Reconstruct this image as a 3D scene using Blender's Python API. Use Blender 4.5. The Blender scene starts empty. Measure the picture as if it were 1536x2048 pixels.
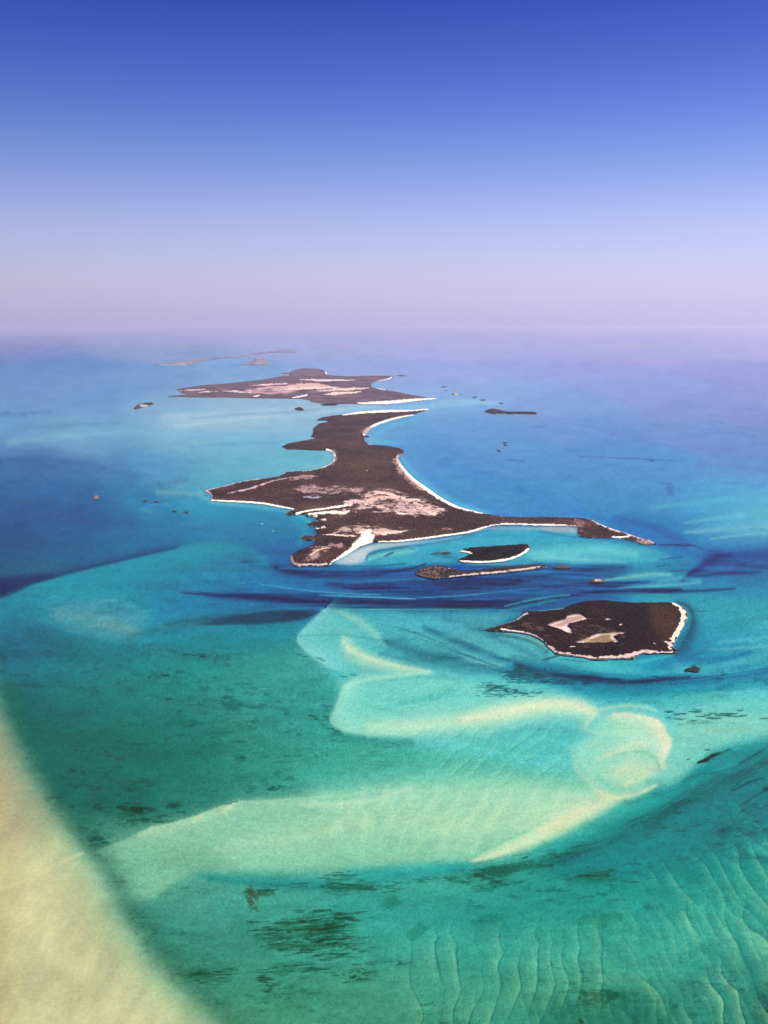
import bpy, math, random
import numpy as np
from mathutils import Vector

# ---------------------------------------------------------------- camera, sky, sun, exposure
scene = bpy.context.scene
col = scene.collection
HAZE_DENSITY = 1.4e-5; HAZE_COLOR = (.715, .668, .925)

PITCH0 = math.atan((1024.0 - 650.0) / (1024.0 / math.tan(math.radians(30.0))))
cam_data = bpy.data.cameras.new('camera'); cam = bpy.data.objects.new('camera', cam_data); col.objects.link(cam)
cam_data.sensor_fit = 'VERTICAL'; cam_data.angle = math.radians(60.0)
cam_data.clip_start = 1.0; cam_data.clip_end = 2.0e6
cam.location = (0, 0, 900.0); cam.rotation_euler = (math.radians(90) - PITCH0, 0, 0)
scene.camera = cam
scene.render.resolution_x, scene.render.resolution_y = 768, 1024
scene.view_settings.view_transform = 'Standard'; scene.view_settings.look = 'None'
scene.view_settings.exposure = 0.72; scene.view_settings.gamma = 1.0
scene.view_settings.use_curve_mapping = False
cy = scene.cycles
cy.max_bounces = 6; cy.diffuse_bounces = 2; cy.glossy_bounces = 2; cy.transmission_bounces = 2; cy.volume_bounces = 0
cy.transparent_max_bounces = 8; cy.use_denoising = True

SUN_EL, SUN_AZ = math.radians(47), math.radians(66)       # azimuth clockwise from the view direction (+Y)
def lin(c):
    c = np.asarray(c, float) / 255.0
    return np.where(c <= 0.04045, c / 12.92, ((c + 0.055) / 1.055) ** 2.4)

world = bpy.data.worlds.new('World'); scene.world = world; world.use_nodes = True
nt = world.node_tree; N = nt.nodes; L = nt.links; N.clear()
out = N.new('ShaderNodeOutputWorld'); bg = N.new('ShaderNodeBackground'); L.new(bg.outputs[0], out.inputs['Surface'])
sky = N.new('ShaderNodeTexSky'); sky.sky_type = 'NISHITA'; sky.sun_disc = False
sky.sun_elevation = SUN_EL; sky.sun_rotation = SUN_AZ; sky.altitude = 900; sky.dust_density = 2.0; sky.ozone_density = 3.0
tc = N.new('ShaderNodeTexCoord'); sep = N.new('ShaderNodeSeparateXYZ'); L.new(tc.outputs['Generated'], sep.inputs[0])
asin = N.new('ShaderNodeMath'); asin.operation = 'ARCSINE'; L.new(sep.outputs['Z'], asin.inputs[0])
mr = N.new('ShaderNodeMapRange'); mr.inputs['From Min'].default_value = 0.0; mr.inputs['From Max'].default_value = math.radians(40)
L.new(asin.outputs[0], mr.inputs['Value'])
ramp = N.new('ShaderNodeValToRGB'); L.new(mr.outputs[0], ramp.inputs[0])
SKY = [(0.0, (190,183,225)), (1.2, (196,189,229)), (2.6, (203,197,231)), (4.4, (194,196,236)), (6.6, (170,184,237)), (8.5, (142,164,232)), (10.5, (116,144,224)),
       (12.5, (92,124,212)), (15.0, (70,100,198)), (18.0, (46,75,180)), (24, (30,50,156)), (40, (26,46,134))]
cr = ramp.color_ramp; cr.interpolation = 'B_SPLINE'
while len(cr.elements) < len(SKY): cr.elements.new(0.5)
for e, (deg, c) in zip(cr.elements, SKY):
    e.position = deg / 40.0; r_ = lin(c); e.color = (r_[0], r_[1], r_[2], 1)
# the sky is a little dimmer away from the sun
dotn = N.new('ShaderNodeVectorMath'); dotn.operation = 'DOT_PRODUCT'; L.new(tc.outputs['Generated'], dotn.inputs[0])
dotn.inputs[1].default_value = (math.sin(SUN_AZ), math.cos(SUN_AZ), 0)
azr = N.new('ShaderNodeMapRange'); azr.inputs['From Min'].default_value = -1; azr.inputs['From Max'].default_value = 1
azr.inputs['To Min'].default_value = 0.56; azr.inputs['To Max'].default_value = 1.19; L.new(dotn.outputs['Value'], azr.inputs['Value'])
tint = N.new('ShaderNodeVectorMath'); tint.operation = 'SCALE'; L.new(ramp.outputs[0], tint.inputs[0]); L.new(azr.outputs[0], tint.inputs['Scale'])
sk = N.new('ShaderNodeVectorMath'); sk.operation = 'SCALE'; L.new(sky.outputs[0], sk.inputs[0]); sk.inputs['Scale'].default_value = 0.006
addn = N.new('ShaderNodeVectorMath'); addn.operation = 'ADD'; L.new(tint.outputs[0], addn.inputs[0]); L.new(sk.outputs[0], addn.inputs[1])
L.new(addn.outputs[0], bg.inputs['Color']); bg.inputs['Strength'].default_value = 0.585

sun_data = bpy.data.lights.new('sun', 'SUN'); sun_data.energy = 5.0; sun_data.angle = math.radians(0.53); sun_data.color = (1.0, 0.965, 0.92)
sun = bpy.data.objects.new('sun', sun_data); col.objects.link(sun)
sdir = Vector((math.sin(SUN_AZ) * math.cos(SUN_EL), math.cos(SUN_AZ) * math.cos(SUN_EL), math.sin(SUN_EL)))
sun.rotation_euler = sdir.to_track_quat('Z', 'Y').to_euler(); sun.location = sdir * 3000

# ---------------------------------------------------------------- survey: image measurements -> ground plane
F = 1024.0 / math.tan(math.radians(30.0))      # focal length in photograph pixels (60 degree tall view)
CAM_H = 900.0
PITCH = math.atan((1024.0 - 650.0) / F)        # the horizon stands at row 650
SP, CP = math.sin(PITCH), math.cos(PITCH)

def ground(px, py, z=0.0):
    """Point of the level z seen at photograph pixel (px, py); arrays allowed."""
    u = (np.asarray(px, float) - 768.0) / F
    v = (1024.0 - np.asarray(py, float)) / F
    dx, dy, dz = u, CP + v * SP, -SP + v * CP
    t = (z - CAM_H) / np.minimum(dz, -1e-4)
    return dx * t, dy * t

def hash2(ix, iy, seed):
    h = (ix.astype(np.int64) * 374761393 + iy.astype(np.int64) * 668265263 + seed * 1274126177) & 0xFFFFFFFF
    h = ((h ^ (h >> 13)) * 1274126177) & 0xFFFFFFFF
    return ((h ^ (h >> 16)) & 0xFFFFFF) / float(0xFFFFFF)

def vnoise(x, y, seed=0):
    ix, iy = np.floor(x), np.floor(y)
    fx, fy = x - ix, y - iy
    fx = fx * fx * (3 - 2 * fx); fy = fy * fy * (3 - 2 * fy)
    a = hash2(ix, iy, seed); b = hash2(ix + 1, iy, seed)
    c = hash2(ix, iy + 1, seed); d = hash2(ix + 1, iy + 1, seed)
    return (a + (b - a) * fx) * (1 - fy) + (c + (d - c) * fx) * fy

def fbm(x, y, oct=4, seed=0):
    s = 0; a = 0.5; t = 0
    for i in range(oct):
        s = s + a * vnoise(x * 2 ** i + 17.3 * i, y * 2 ** i - 9.1 * i, seed + i); t += a; a *= 0.5
    return s / t

def sdf(X, Y, pts):
    """Signed distance to a polygon, negative inside."""
    P = np.array(pts, float); n = len(P)
    d2 = np.full(X.shape, 1e18); inside = np.zeros(X.shape, bool)
    for i in range(n):
        ax, ay = P[i]; bx, by = P[(i + 1) % n]
        ex, ey = bx - ax, by - ay
        L = ex * ex + ey * ey + 1e-9
        t = np.clip(((X - ax) * ex + (Y - ay) * ey) / L, 0, 1)
        dx, dy = X - ax - t * ex, Y - ay - t * ey
        d2 = np.minimum(d2, dx * dx + dy * dy)
        c = (ay > Y) != (by > Y)
        inside ^= c & (X < (ex * (Y - ay) / (ey if abs(ey) > 1e-9 else 1e-9) + ax))
    d = np.sqrt(d2)
    return np.where(inside, -d, d)

def smooth_pts(pts, it=2, closed=True):
    P = [tuple(p) for p in pts]
    for _ in range(it):
        Q = []; n = len(P)
        rng = range(n) if closed else range(n - 1)
        if not closed: Q.append(P[0])
        for i in rng:
            a, b = P[i], P[(i + 1) % n]
            Q.append(tuple(a[k] * .75 + b[k] * .25 for k in range(len(a))))
            Q.append(tuple(a[k] * .25 + b[k] * .75 for k in range(len(a))))
        if not closed: Q.append(P[-1])
        P = Q
    return P

# ---------------------------------------------------------------- coastlines, surveyed at the waterline
NEAR = [(968,1258),(985,1254),(1000,1251),(1018,1245),(1034,1239),(1046,1229),(1044,1224),(1065,1223),(1090,1223),(1112,1221),(1124,1217),
 (1146,1209),(1171,1203),(1208,1201),(1246,1205),(1268,1206),(1300,1206),(1325,1205),(1338,1205),(1350,1206),(1362,1213),(1373,1221),
 (1376,1232),(1368,1250),(1358,1268),(1350,1283),(1346,1296),(1356,1303),(1340,1306),(1318,1306),(1300,1307),(1284,1306),(1276,1311),
 (1266,1318),(1247,1317),(1222,1317),(1206,1320),(1184,1320),(1171,1315),(1152,1312),(1131,1311),(1112,1307),(1102,1298),(1093,1291),
 (1090,1284),(1077,1276),(1059,1268),(1034,1264),(1003,1262),(980,1261)]
MAIN = [(863,817),(834,827),(828,831),(806,835),(783,841),(761,848),(746,855),(736,863),(731,869),(737,871),(740,874),(729,875),(729,880),(734,886),
 (744,890),(772,892),(801,897),(809,903),(804,910),(795,915),(800,924),(806,933),(815,944),(827,956),(842,967),(860,979),(875,990),(896,1003),
 (917,1013),(938,1019),(958,1024),(985,1031),(1008,1034),(1050,1035),(1100,1035),(1145,1036),(1171,1037),(1186,1041),(1200,1048),(1221,1056),
 (1242,1063),(1263,1070),(1283,1077),(1300,1083),(1319,1088),(1300,1088),(1283,1087),(1271,1082),(1250,1078),(1225,1075),(1190,1075),(1158,1073),
 (1155,1066),(1155,1054),(1137,1051),(1117,1051),(1075,1051),(1033,1049),(1004,1049),(985,1051),(971,1055),(954,1061),(937,1066),(892,1072),
 (842,1079),(815,1082),(792,1084),(765,1084),(747,1083),(739,1086),(718,1093),(706,1101),(693,1109),(677,1118),(664,1124),(658,1130),
 (648,1130),(639,1132),(622,1130),(608,1131),(593,1132),(583,1124),(580,1116),(587,1107),(602,1099),(622,1092),(632,1087),(628,1083),(629,1079),
 (622,1080),(612,1080),(600,1076),(610,1072),(620,1072),(629,1074),(633,1065),(629,1060),(632,1056),(650,1055),(633,1053),(618,1051),(612,1050),
 (622,1045),(631,1042),(652,1041),(640,1039),(629,1037),(636,1034),(622,1033),(608,1032),(618,1029),(602,1028),(595,1029),(572,1031),
 (575,1025),(591,1020),(574,1017),(555,1014),(530,1009),(499,1006),(461,1004),(421,1002),(425,993),(421,988),(409,981),(436,975),(462,968),(489,962),
 (512,958),(536,956),(558,953),(571,945),(599,943),(630,939),(652,932),(664,925),(669,916),(666,906),(655,901),(630,901),(614,900),(599,899),(574,899),
 (563,894),(574,888),(599,883),(617,880),(633,878),(622,874),(626,866),(626,857),(637,848),(655,845),(655,842),(632,841),(642,836),(664,832),
 (682,830),(700,826),(717,823),(761,820),(783,819),(823,820),(840,818)]
FAR = [(877,797),(862,800),(840,802),(812,805),(785,808),(760,810),(730,809),(700,808),(672,809),(640,807),(622,804),(618,801),(600,798),(578,798),
 (545,797),(500,797),(460,796),(420,795),(380,795),(352,794),(325,795),(345,791),(372,789),(362,786),(352,779),(360,777),(380,774),(410,770),(450,767),
 (500,762),(540,757),(558,753),(575,749),(562,747),(558,745),(580,745),(585,741),(600,737),(618,736),(640,738),(652,742),(655,749),(680,752),(720,752),
 (750,751),(775,751),(790,753),(785,758),(772,760),(752,763),(742,768),(743,774),(760,777),(790,783),(820,789),(850,794)]
RIM = [(918,1103),(930,1098),(950,1096),(985,1094),(1010,1092),(1030,1091),(1045,1089),(1057,1089),(1060,1096),(1052,1105),(1040,1112),(1025,1118),(1005,1123),
 (980,1125),(955,1126),(925,1124),(916,1120),(930,1114),(944,1108),(932,1105)]
LOWCAY = [(832,1143),(842,1137),(860,1133),(880,1131),(895,1135),(905,1139),(925,1143),(960,1140),(1000,1136),(1040,1132),(1070,1130),(1090,1131),(1096,1134),
 (1070,1138),(1035,1142),(1000,1146),(960,1149),(920,1152),(895,1155),(870,1157),(850,1154),(836,1149)]
ISLETS = [  # name of the look, outline, height
 ([(968,823),(975,820),(990,819),(1002,822),(1018,825),(1040,825),(1074,826),(1074,829),(1040,828),(1010,829),(990,829),(975,826)], 14, 'dark'),
 ([(267,818),(272,812),(285,808),(305,806),(309,808),(296,812),(284,816),(272,819)], 14, 'sandy'),
 ([(588,818),(596,815),(604,816),(609,820),(600,822),(592,820)], 12, 'dark'),
 ([(640,810),(655,808),(668,807),(677,809),(668,812),(650,812)], 10, 'dark'),
 ([(1105,1134),(1116,1130),(1128,1129),(1138,1132),(1143,1135),(1128,1137),(1114,1136)], 3, 'rock'),
 ([(1178,1161),(1186,1157),(1196,1157),(1208,1161),(1214,1163),(1200,1165),(1186,1165)], 4, 'sandy'),
 ([(878,1106),(886,1104),(895,1103),(905,1105),(898,1107),(886,1107)], 2, 'rock'),
 ([(1277,1085),(1290,1078),(1300,1080),(1306,1084),(1312,1087),(1300,1089),(1286,1089)], 4, 'pale'),
 ([(880,774),(886,773),(891,773),(895,772),(890,775),(884,775)], 8, 'dark'),
 ([(888,781),(893,780),(896,781),(892,782)], 6, 'dark'),
 ([(901,789),(908,787),(917,788),(926,789),(918,790),(906,790)], 8, 'sandy'),
 ([(942,794),(950,793),(956,795),(948,796)], 8, 'dark'),
 ([(957,800),(966,799),(975,800),(966,802)], 8, 'dark'),
 ([(994,806),(1002,805),(1010,807),(1004,808)], 8, 'dark'),
 ([(1004,885),(1010,884),(1016,886),(1009,888)], 6, 'dark'),
 ([(1006,890),(1012,889),(1017,891),(1010,892)], 5, 'dark'),
 ([(992,900),(998,900),(1004,903),(996,903)], 5, 'dark'),
 ([(1298,921),(1304,920),(1310,921),(1304,922)], 4, 'dark'),
 ([(284,1002),(291,1000),(298,1001),(291,1003)], 4, 'dark'),
 ([(308,1003),(314,1002),(319,1004),(312,1005)], 4, 'dark'),
 ([(343,1022),(350,1020),(356,1022),(350,1024)], 4, 'dark'),
 ([(367,1024),(373,1023),(380,1024),(374,1026)], 4, 'dark'),
 ([(186,994),(193,991),(199,993),(196,997),(189,997)], 6, 'pale'),
 ([(790,751),(803,750),(818,752),(803,753)], 8, 'dark'),
 ([(1368,1339),(1376,1335),(1382,1335),(1386,1331),(1392,1331),(1394,1334),(1400,1336),(1398,1339),(1401,1342),(1390,1343),(1382,1341),(1374,1342)], 2, 'rock'),
]
CHAIN = [(296,730),(330,727),(356,723),(372,722),(400,719),(430,715),(460,711),(480,711),(500,707),(530,703),(560,700),(585,700),(598,703),(580,706),(560,705),
 (530,707),(505,710),(480,714),(460,716),(440,717),(410,722),(390,727),(375,731),(350,731),(320,731)]
CHAIN2 = [(475,728),(500,724),(512,719),(505,716),(520,713),(532,716),(535,724),(538,730),(510,731),(490,730)]

# ---------------------------------------------------------------- the sea floor's cover, charted over the bank
class Chart:
    def __init__(s, x0, x1, y0, y1, step):
        s.step = step
        s.xs = np.arange(x0, x1 + .1, step, float); s.ys = np.arange(y0, y1 + .1, step, float)
        s.X, s.Y = np.meshgrid(s.xs, s.ys)
        s.C = np.zeros(s.X.shape + (3,))
        s.H = np.zeros(s.X.shape)                     # extra relief, metres
        n1 = fbm(s.X / 90, s.Y / 34, 5, 3) - .5; n2 = fbm(s.X / 90, s.Y / 34, 5, 11) - .5
        n1 = n1 + .55 * (fbm(s.X / 28, s.Y / 13, 3, 61) - .5); n2 = n2 + .55 * (fbm(s.X / 28, s.Y / 13, 3, 67) - .5)
        s.n1, s.n2 = n1, n2; s.calm = np.zeros(s.X.shape)
        s.fine = fbm(s.X / 26, s.Y / 7, 4, 23)
        s.streak = fbm(s.X / 60, s.Y / 5, 4, 37)
    def win(s, pts, m):
        P = np.array([p[:2] for p in pts], float)
        a = np.searchsorted(s.ys, P[:, 1].min() - m); b = np.searchsorted(s.ys, P[:, 1].max() + m)
        c = np.searchsorted(s.xs, P[:, 0].min() - m); d = np.searchsorted(s.xs, P[:, 0].max() + m)
        return (slice(a, b), slice(c, d))
    def base(s, ctrl):
        W = np.zeros(s.X.shape)
        for x, y, r, g, b in ctrl:
            sc = 22 + (y - 650) * .12
            d2 = ((s.X - x) / (sc * (2.6 + 3.4 * np.clip((880 - y) / 180, 0, 1)))) ** 2 + ((s.Y - y) / sc) ** 2
            w = 1 / (d2 ** 2.6 + .02)
            W += w
            s.C += w[..., None] * np.array([r, g, b], float)
        s.C /= W[..., None]
    def mix(s, w, a, col):
        a = np.clip(a, 0, 1)[..., None]
        s.C[w] = s.C[w] * (1 - a) + np.array(col, float) * a
    def poly(s, pts, col, a=1.0, f=4.0, warp=0.0, grain=0.0, sm=1):
        if sm: pts = smooth_pts(pts, sm)
        w = s.win(pts, f * 3 + abs(warp) + 4)
        X = s.X[w] + s.n1[w] * warp * 2; Y = s.Y[w] + s.n2[w] * warp
        if X.size == 0: return
        d = sdf(X, Y, pts)
        m = 1 / (1 + np.exp(np.clip(d / f * 2.2, -30, 30)))
        if grain: m = m * np.clip(1 - grain + grain * 2 * s.fine[w], 0, 1.2)
        s.mix(w, m * a, col)
    def stroke(s, pts, col, a=1.0, f=.5, warp=0.0, grain=0.0, sm=2, hard=2.0, relief=0.0):
        """pts: (x, y, half width). f = softness as share of the width; hard = falloff power."""
        P = smooth_pts(pts, sm, False) if sm else pts
        mw = max(p[2] for p in P)
        w = s.win(P, mw * 2.6 + abs(warp) + 3)
        X = s.X[w] + s.n1[w] * warp * 2; Y = s.Y[w] + s.n2[w] * warp
        if X.size == 0: return
        best = np.full(X.shape, 1e9)
        for (ax, ay, ra), (bx, by, rb) in zip(P[:-1], P[1:]):
            ex, ey = bx - ax, by - ay
            t = np.clip(((X - ax) * ex + (Y - ay) * ey) / (ex * ex + ey * ey + 1e-9), 0, 1)
            d = np.hypot(X - ax - t * ex, Y - ay - t * ey) / np.maximum(ra + (rb - ra) * t, .4)
            best = np.minimum(best, d)
        m = np.exp(-np.power(best, hard) * .9)
        if grain: m = m * np.clip(1 - grain + grain * 2.2 * (s.streak[w] - .05), 0, 1.3)
        s.mix(w, m * a, col)
        if relief: s.H[w] += m * relief
    def ridge(s, pts, col, a=1.0, warp=0.0, grain=0.0, sm=2, p=1.5):
        """pts: (x, y, reach to the left, reach to the right) of the travel direction; one flank may be steep, the other gentle."""
        P = smooth_pts(pts, sm, False)
        mw = max(max(q[2], q[3]) for q in P); w = s.win(P, mw * 2.5 + abs(warp) + 3)
        X = s.X[w] + s.n1[w] * warp * 2; Y = s.Y[w] + s.n2[w] * warp
        if X.size == 0: return
        best = np.full(X.shape, 1e9); m = np.zeros(X.shape)
        for (ax, ay, la, ra), (bx, by, lb, rb) in zip(P[:-1], P[1:]):
            ex, ey = bx - ax, by - ay
            t = np.clip(((X - ax) * ex + (Y - ay) * ey) / (ex * ex + ey * ey + 1e-9), 0, 1)
            dx, dy = X - ax - t * ex, Y - ay - t * ey
            d = np.hypot(dx, dy); side = (ex * (Y - ay) - ey * (X - ax)) > 0      # below the path when it runs to the east
            wd = np.where(side, ra + (rb - ra) * t, la + (lb - la) * t)
            c = d < best; best = np.where(c, d, best); m = np.where(c, np.exp(-np.power(d / np.maximum(wd, .5), p)), m)
        if grain: m = m * np.clip(1 - grain + grain * 2.2 * (s.streak[w] - .05), 0, 1.3)
        s.mix(w, m * a, col)
    def dashes(s, cx, cy, rx, ry, n, ln, wd, col, ang=0.0, seed=0, a=.8, clump=6):
        """Short broken tufts of weed, thick in the middle of the bed and gathered in clumps."""
        r = np.random.default_rng(seed + 100)
        cs = r.normal(0, .42, (clump, 2))
        for i in range(n):
            c_ = cs[r.integers(clump)]; x = cx + (c_[0] + r.normal(0, .22)) * rx; y = cy + (c_[1] + r.normal(0, .20)) * ry + ang * (x - cx)
            l_ = ln * r.uniform(.35, 1.5); w_ = wd * r.uniform(.35, 1.15); k = r.uniform(-.06, .06) + ang
            cc = np.array(col) * r.uniform(.7, 1.35)
            s.stroke([(x, y, w_ * .4), (x + l_ * .35, y + k * l_ * .35 + r.uniform(-.8, .8), w_), (x + l_, y + k * l_, w_ * .3)], cc, a * r.uniform(.3, .9), sm=0, warp=6)
    def weeds(s, cx, cy, rx, ry, col, a=.8, thr=.5, ang=0.0, seed=1, sx=26.0, sy=4.5, soft=.16):
        """A bed of weed: streaks that thin out towards its rim."""
        w = s.win([(cx - rx * 1.3, cy - ry * 1.3 - abs(ang) * rx), (cx + rx * 1.3, cy + ry * 1.3 + abs(ang) * rx)], 2)
        X = s.X[w] - cx; Y = s.Y[w] - cy - ang * (s.X[w] - cx)
        if X.size == 0: return
        e = np.sqrt((X / rx) ** 2 + (Y / ry) ** 2)
        n = fbm(X / sx + seed * 7.7, Y / sy + seed * 3.1, 5, seed * 13) * .72 + fbm(X / 7 + seed, Y / 2.6, 3, seed * 17) * .28
        thr = thr + .015
        m = np.clip((n - thr - .28 * np.clip(e, 0, 2) ** 2) / soft + .5, 0, 1) * (e < 1.3)
        s.mix(w, m * a, col)

BASE = [
 # x, y, colour as it reads in place
 (-300,662,168,164,212),(0,662,172,166,213),(400,662,184,178,221),(800,662,190,182,226),(1200,662,192,184,229),(1536,662,196,188,232),
 (0,684,158,158,208),(300,684,168,172,216),(600,684,180,178,223),(900,684,182,178,226),(1250,684,184,178,227),(1536,684,188,180,229),
 (0,706,142,152,205),(300,706,150,166,212),(600,704,166,175,221),(900,706,172,174,226),(1250,706,172,172,226),(1520,706,178,174,226),
 (0,735,120,148,202),(150,735,122,152,205),(300,750,128,162,210),(480,738,140,172,216),(700,740,158,176,226),(900,740,160,172,228),(1200,745,160,166,226),(1520,745,160,160,220),
 (0,775,116,150,203),(200,775,122,157,207),(900,775,150,175,228),(1000,790,142,170,226),(1300,780,148,160,222),(1530,790,150,152,214),
 (0,815,114,152,203),(180,805,116,155,205),(330,815,136,175,210),(480,815,158,190,216),(600,808,160,192,220),(900,812,132,178,226),(1120,815,130,160,220),(1400,820,134,150,214),(1530,830,136,144,208),
 (0,855,108,158,200),(180,855,118,168,205),(400,850,148,190,214),(540,850,150,192,216),(800,860,104,160,214),(930,850,108,156,215),(1150,855,108,150,214),(1380,860,114,145,210),(1530,870,112,138,202),
 (0,895,92,138,188),(180,890,110,160,200),(380,888,126,180,208),(520,885,120,184,212),(860,895,90,148,208),(1000,890,96,150,210),(1250,895,92,144,208),(1500,905,100,140,204),
 (0,930,72,112,166),(90,935,70,110,165),(200,935,84,134,184),(330,930,90,152,196),(480,925,108,178,203),(600,920,108,184,205),(870,935,82,142,204),(1050,930,90,146,206),(1300,945,86,146,206),(1500,945,95,152,208),
 (0,975,60,106,160),(140,975,62,108,162),(260,970,74,138,184),(390,965,90,168,194),(930,985,78,144,202),(1080,985,76,144,200),(1280,990,78,146,198),(1480,990,80,162,208),
 (0,1015,36,98,150),(160,1010,42,102,156),(300,1010,58,142,180),(440,1022,62,156,190),(560,1035,46,140,182),(1100,1018,72,140,198),(1280,1020,66,136,190),(1400,1025,78,162,202),(1520,1015,92,178,208),
 (0,1060,26,86,136),(160,1060,36,100,150),(320,1060,42,118,166),(480,1060,48,134,176),(560,1070,48,134,176),(1330,1062,48,122,186),(1450,1065,92,180,206),(1530,1058,105,188,210),
 (0,1110,20,84,128),(120,1105,22,98,142),(250,1090,34,110,154),(400,1110,38,132,166),(520,1100,34,112,164),(1340,1090,42,112,178),(1430,1085,52,124,186),(1530,1090,50,128,186),
 (100,1180,38,135,152),(280,1160,34,135,158),(400,1160,28,128,165),(560,1110,18,80,145),(750,1155,18,85,150),(950,1170,15,60,125),(1150,1160,25,90,150),(1330,1135,60,155,185),(1450,1150,45,120,175),(1530,1160,40,130,175),
 (20,1230,18,95,120),(200,1230,45,148,165),(350,1215,26,125,165),(480,1205,22,110,165),(600,1210,25,115,175),(1400,1220,62,165,180),(1520,1220,60,160,175),
 (20,1290,15,85,115),(150,1310,25,115,125),(300,1290,30,125,140),(450,1270,34,130,145),(570,1255,42,140,155),(1400,1280,30,130,165),(1520,1280,70,170,180),
 (60,1360,22,105,112),(250,1350,34,122,118),(420,1330,42,128,120),(560,1330,66,146,140),(620,1360,62,155,145),(1420,1330,25,120,165),(1530,1330,60,150,170),
 (80,1430,18,90,88),(250,1430,32,112,105),(420,1440,48,122,108),(560,1420,62,142,130),(640,1400,52,150,140),(1000,1385,100,190,185),(1250,1390,30,140,160),(1450,1385,70,175,170),(1530,1380,90,185,175),
 (120,1530,20,92,80),(300,1500,30,108,95),(450,1510,42,120,104),(600,1500,56,148,132),(750,1500,60,160,140),(900,1500,70,170,150),(1050,1490,70,175,160),(1420,1440,110,190,170),(1530,1440,120,195,170),
 (180,1620,18,85,72),(320,1590,26,98,84),(450,1570,40,120,104),(600,1540,66,156,138),(800,1540,90,175,150),(1000,1530,72,172,155),(1400,1500,95,185,165),(1530,1500,20,125,130),
 (250,1700,95,150,122),(400,1700,112,165,135),(600,1650,120,178,142),(900,1620,130,185,148),(1080,1620,140,190,150),(1300,1640,40,155,145),(1420,1570,20,125,125),(1530,1570,12,112,120),
 (260,1790,62,135,112),(420,1760,95,165,135),(600,1720,110,175,142),(800,1700,110,178,145),(920,1700,95,175,148),(1080,1720,30,135,115),(1250,1690,26,130,118),(1420,1680,14,118,118),(1530,1660,14,112,118),
 (330,1850,55,128,108),(450,1810,70,150,130),(560,1780,48,145,132),(700,1780,40,140,130),(900,1790,40,145,132),(1100,1780,32,135,125),(1300,1780,26,130,122),(1450,1770,28,135,122),(1530,1740,45,150,130),
 (380,1920,42,112,90),(520,1880,58,142,122),(750,1850,60,156,136),(900,1870,54,152,136),(1050,1850,48,150,136),(1250,1860,46,150,132),(1400,1860,62,158,134),(1530,1850,48,146,130),
 (430,2000,60,130,98),(600,1980,66,144,114),(800,1970,64,148,120),(950,1960,68,156,126),(1100,1960,62,154,126),(1300,1960,66,160,130),(1450,1960,58,146,120),(1530,1980,20,102,92),
 (500,2047,66,132,98),(700,2047,68,138,106),(900,2047,64,140,110),(1100,2047,34,108,82),(1250,2047,44,124,98),(1400,2047,56,140,112),(1536,2047,18,96,84),
 (700,2250,60,130,98),(1300,2250,40,115,90),(1900,1500,14,112,120),(1900,1900,36,125,110),(1900,1200,55,150,172),(1900,900,110,134,204),
 (-300,1300,15,80,105),(-300,1000,25,85,140),(-300,800,110,160,200),
]
SEA = (62,165,178)
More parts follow.
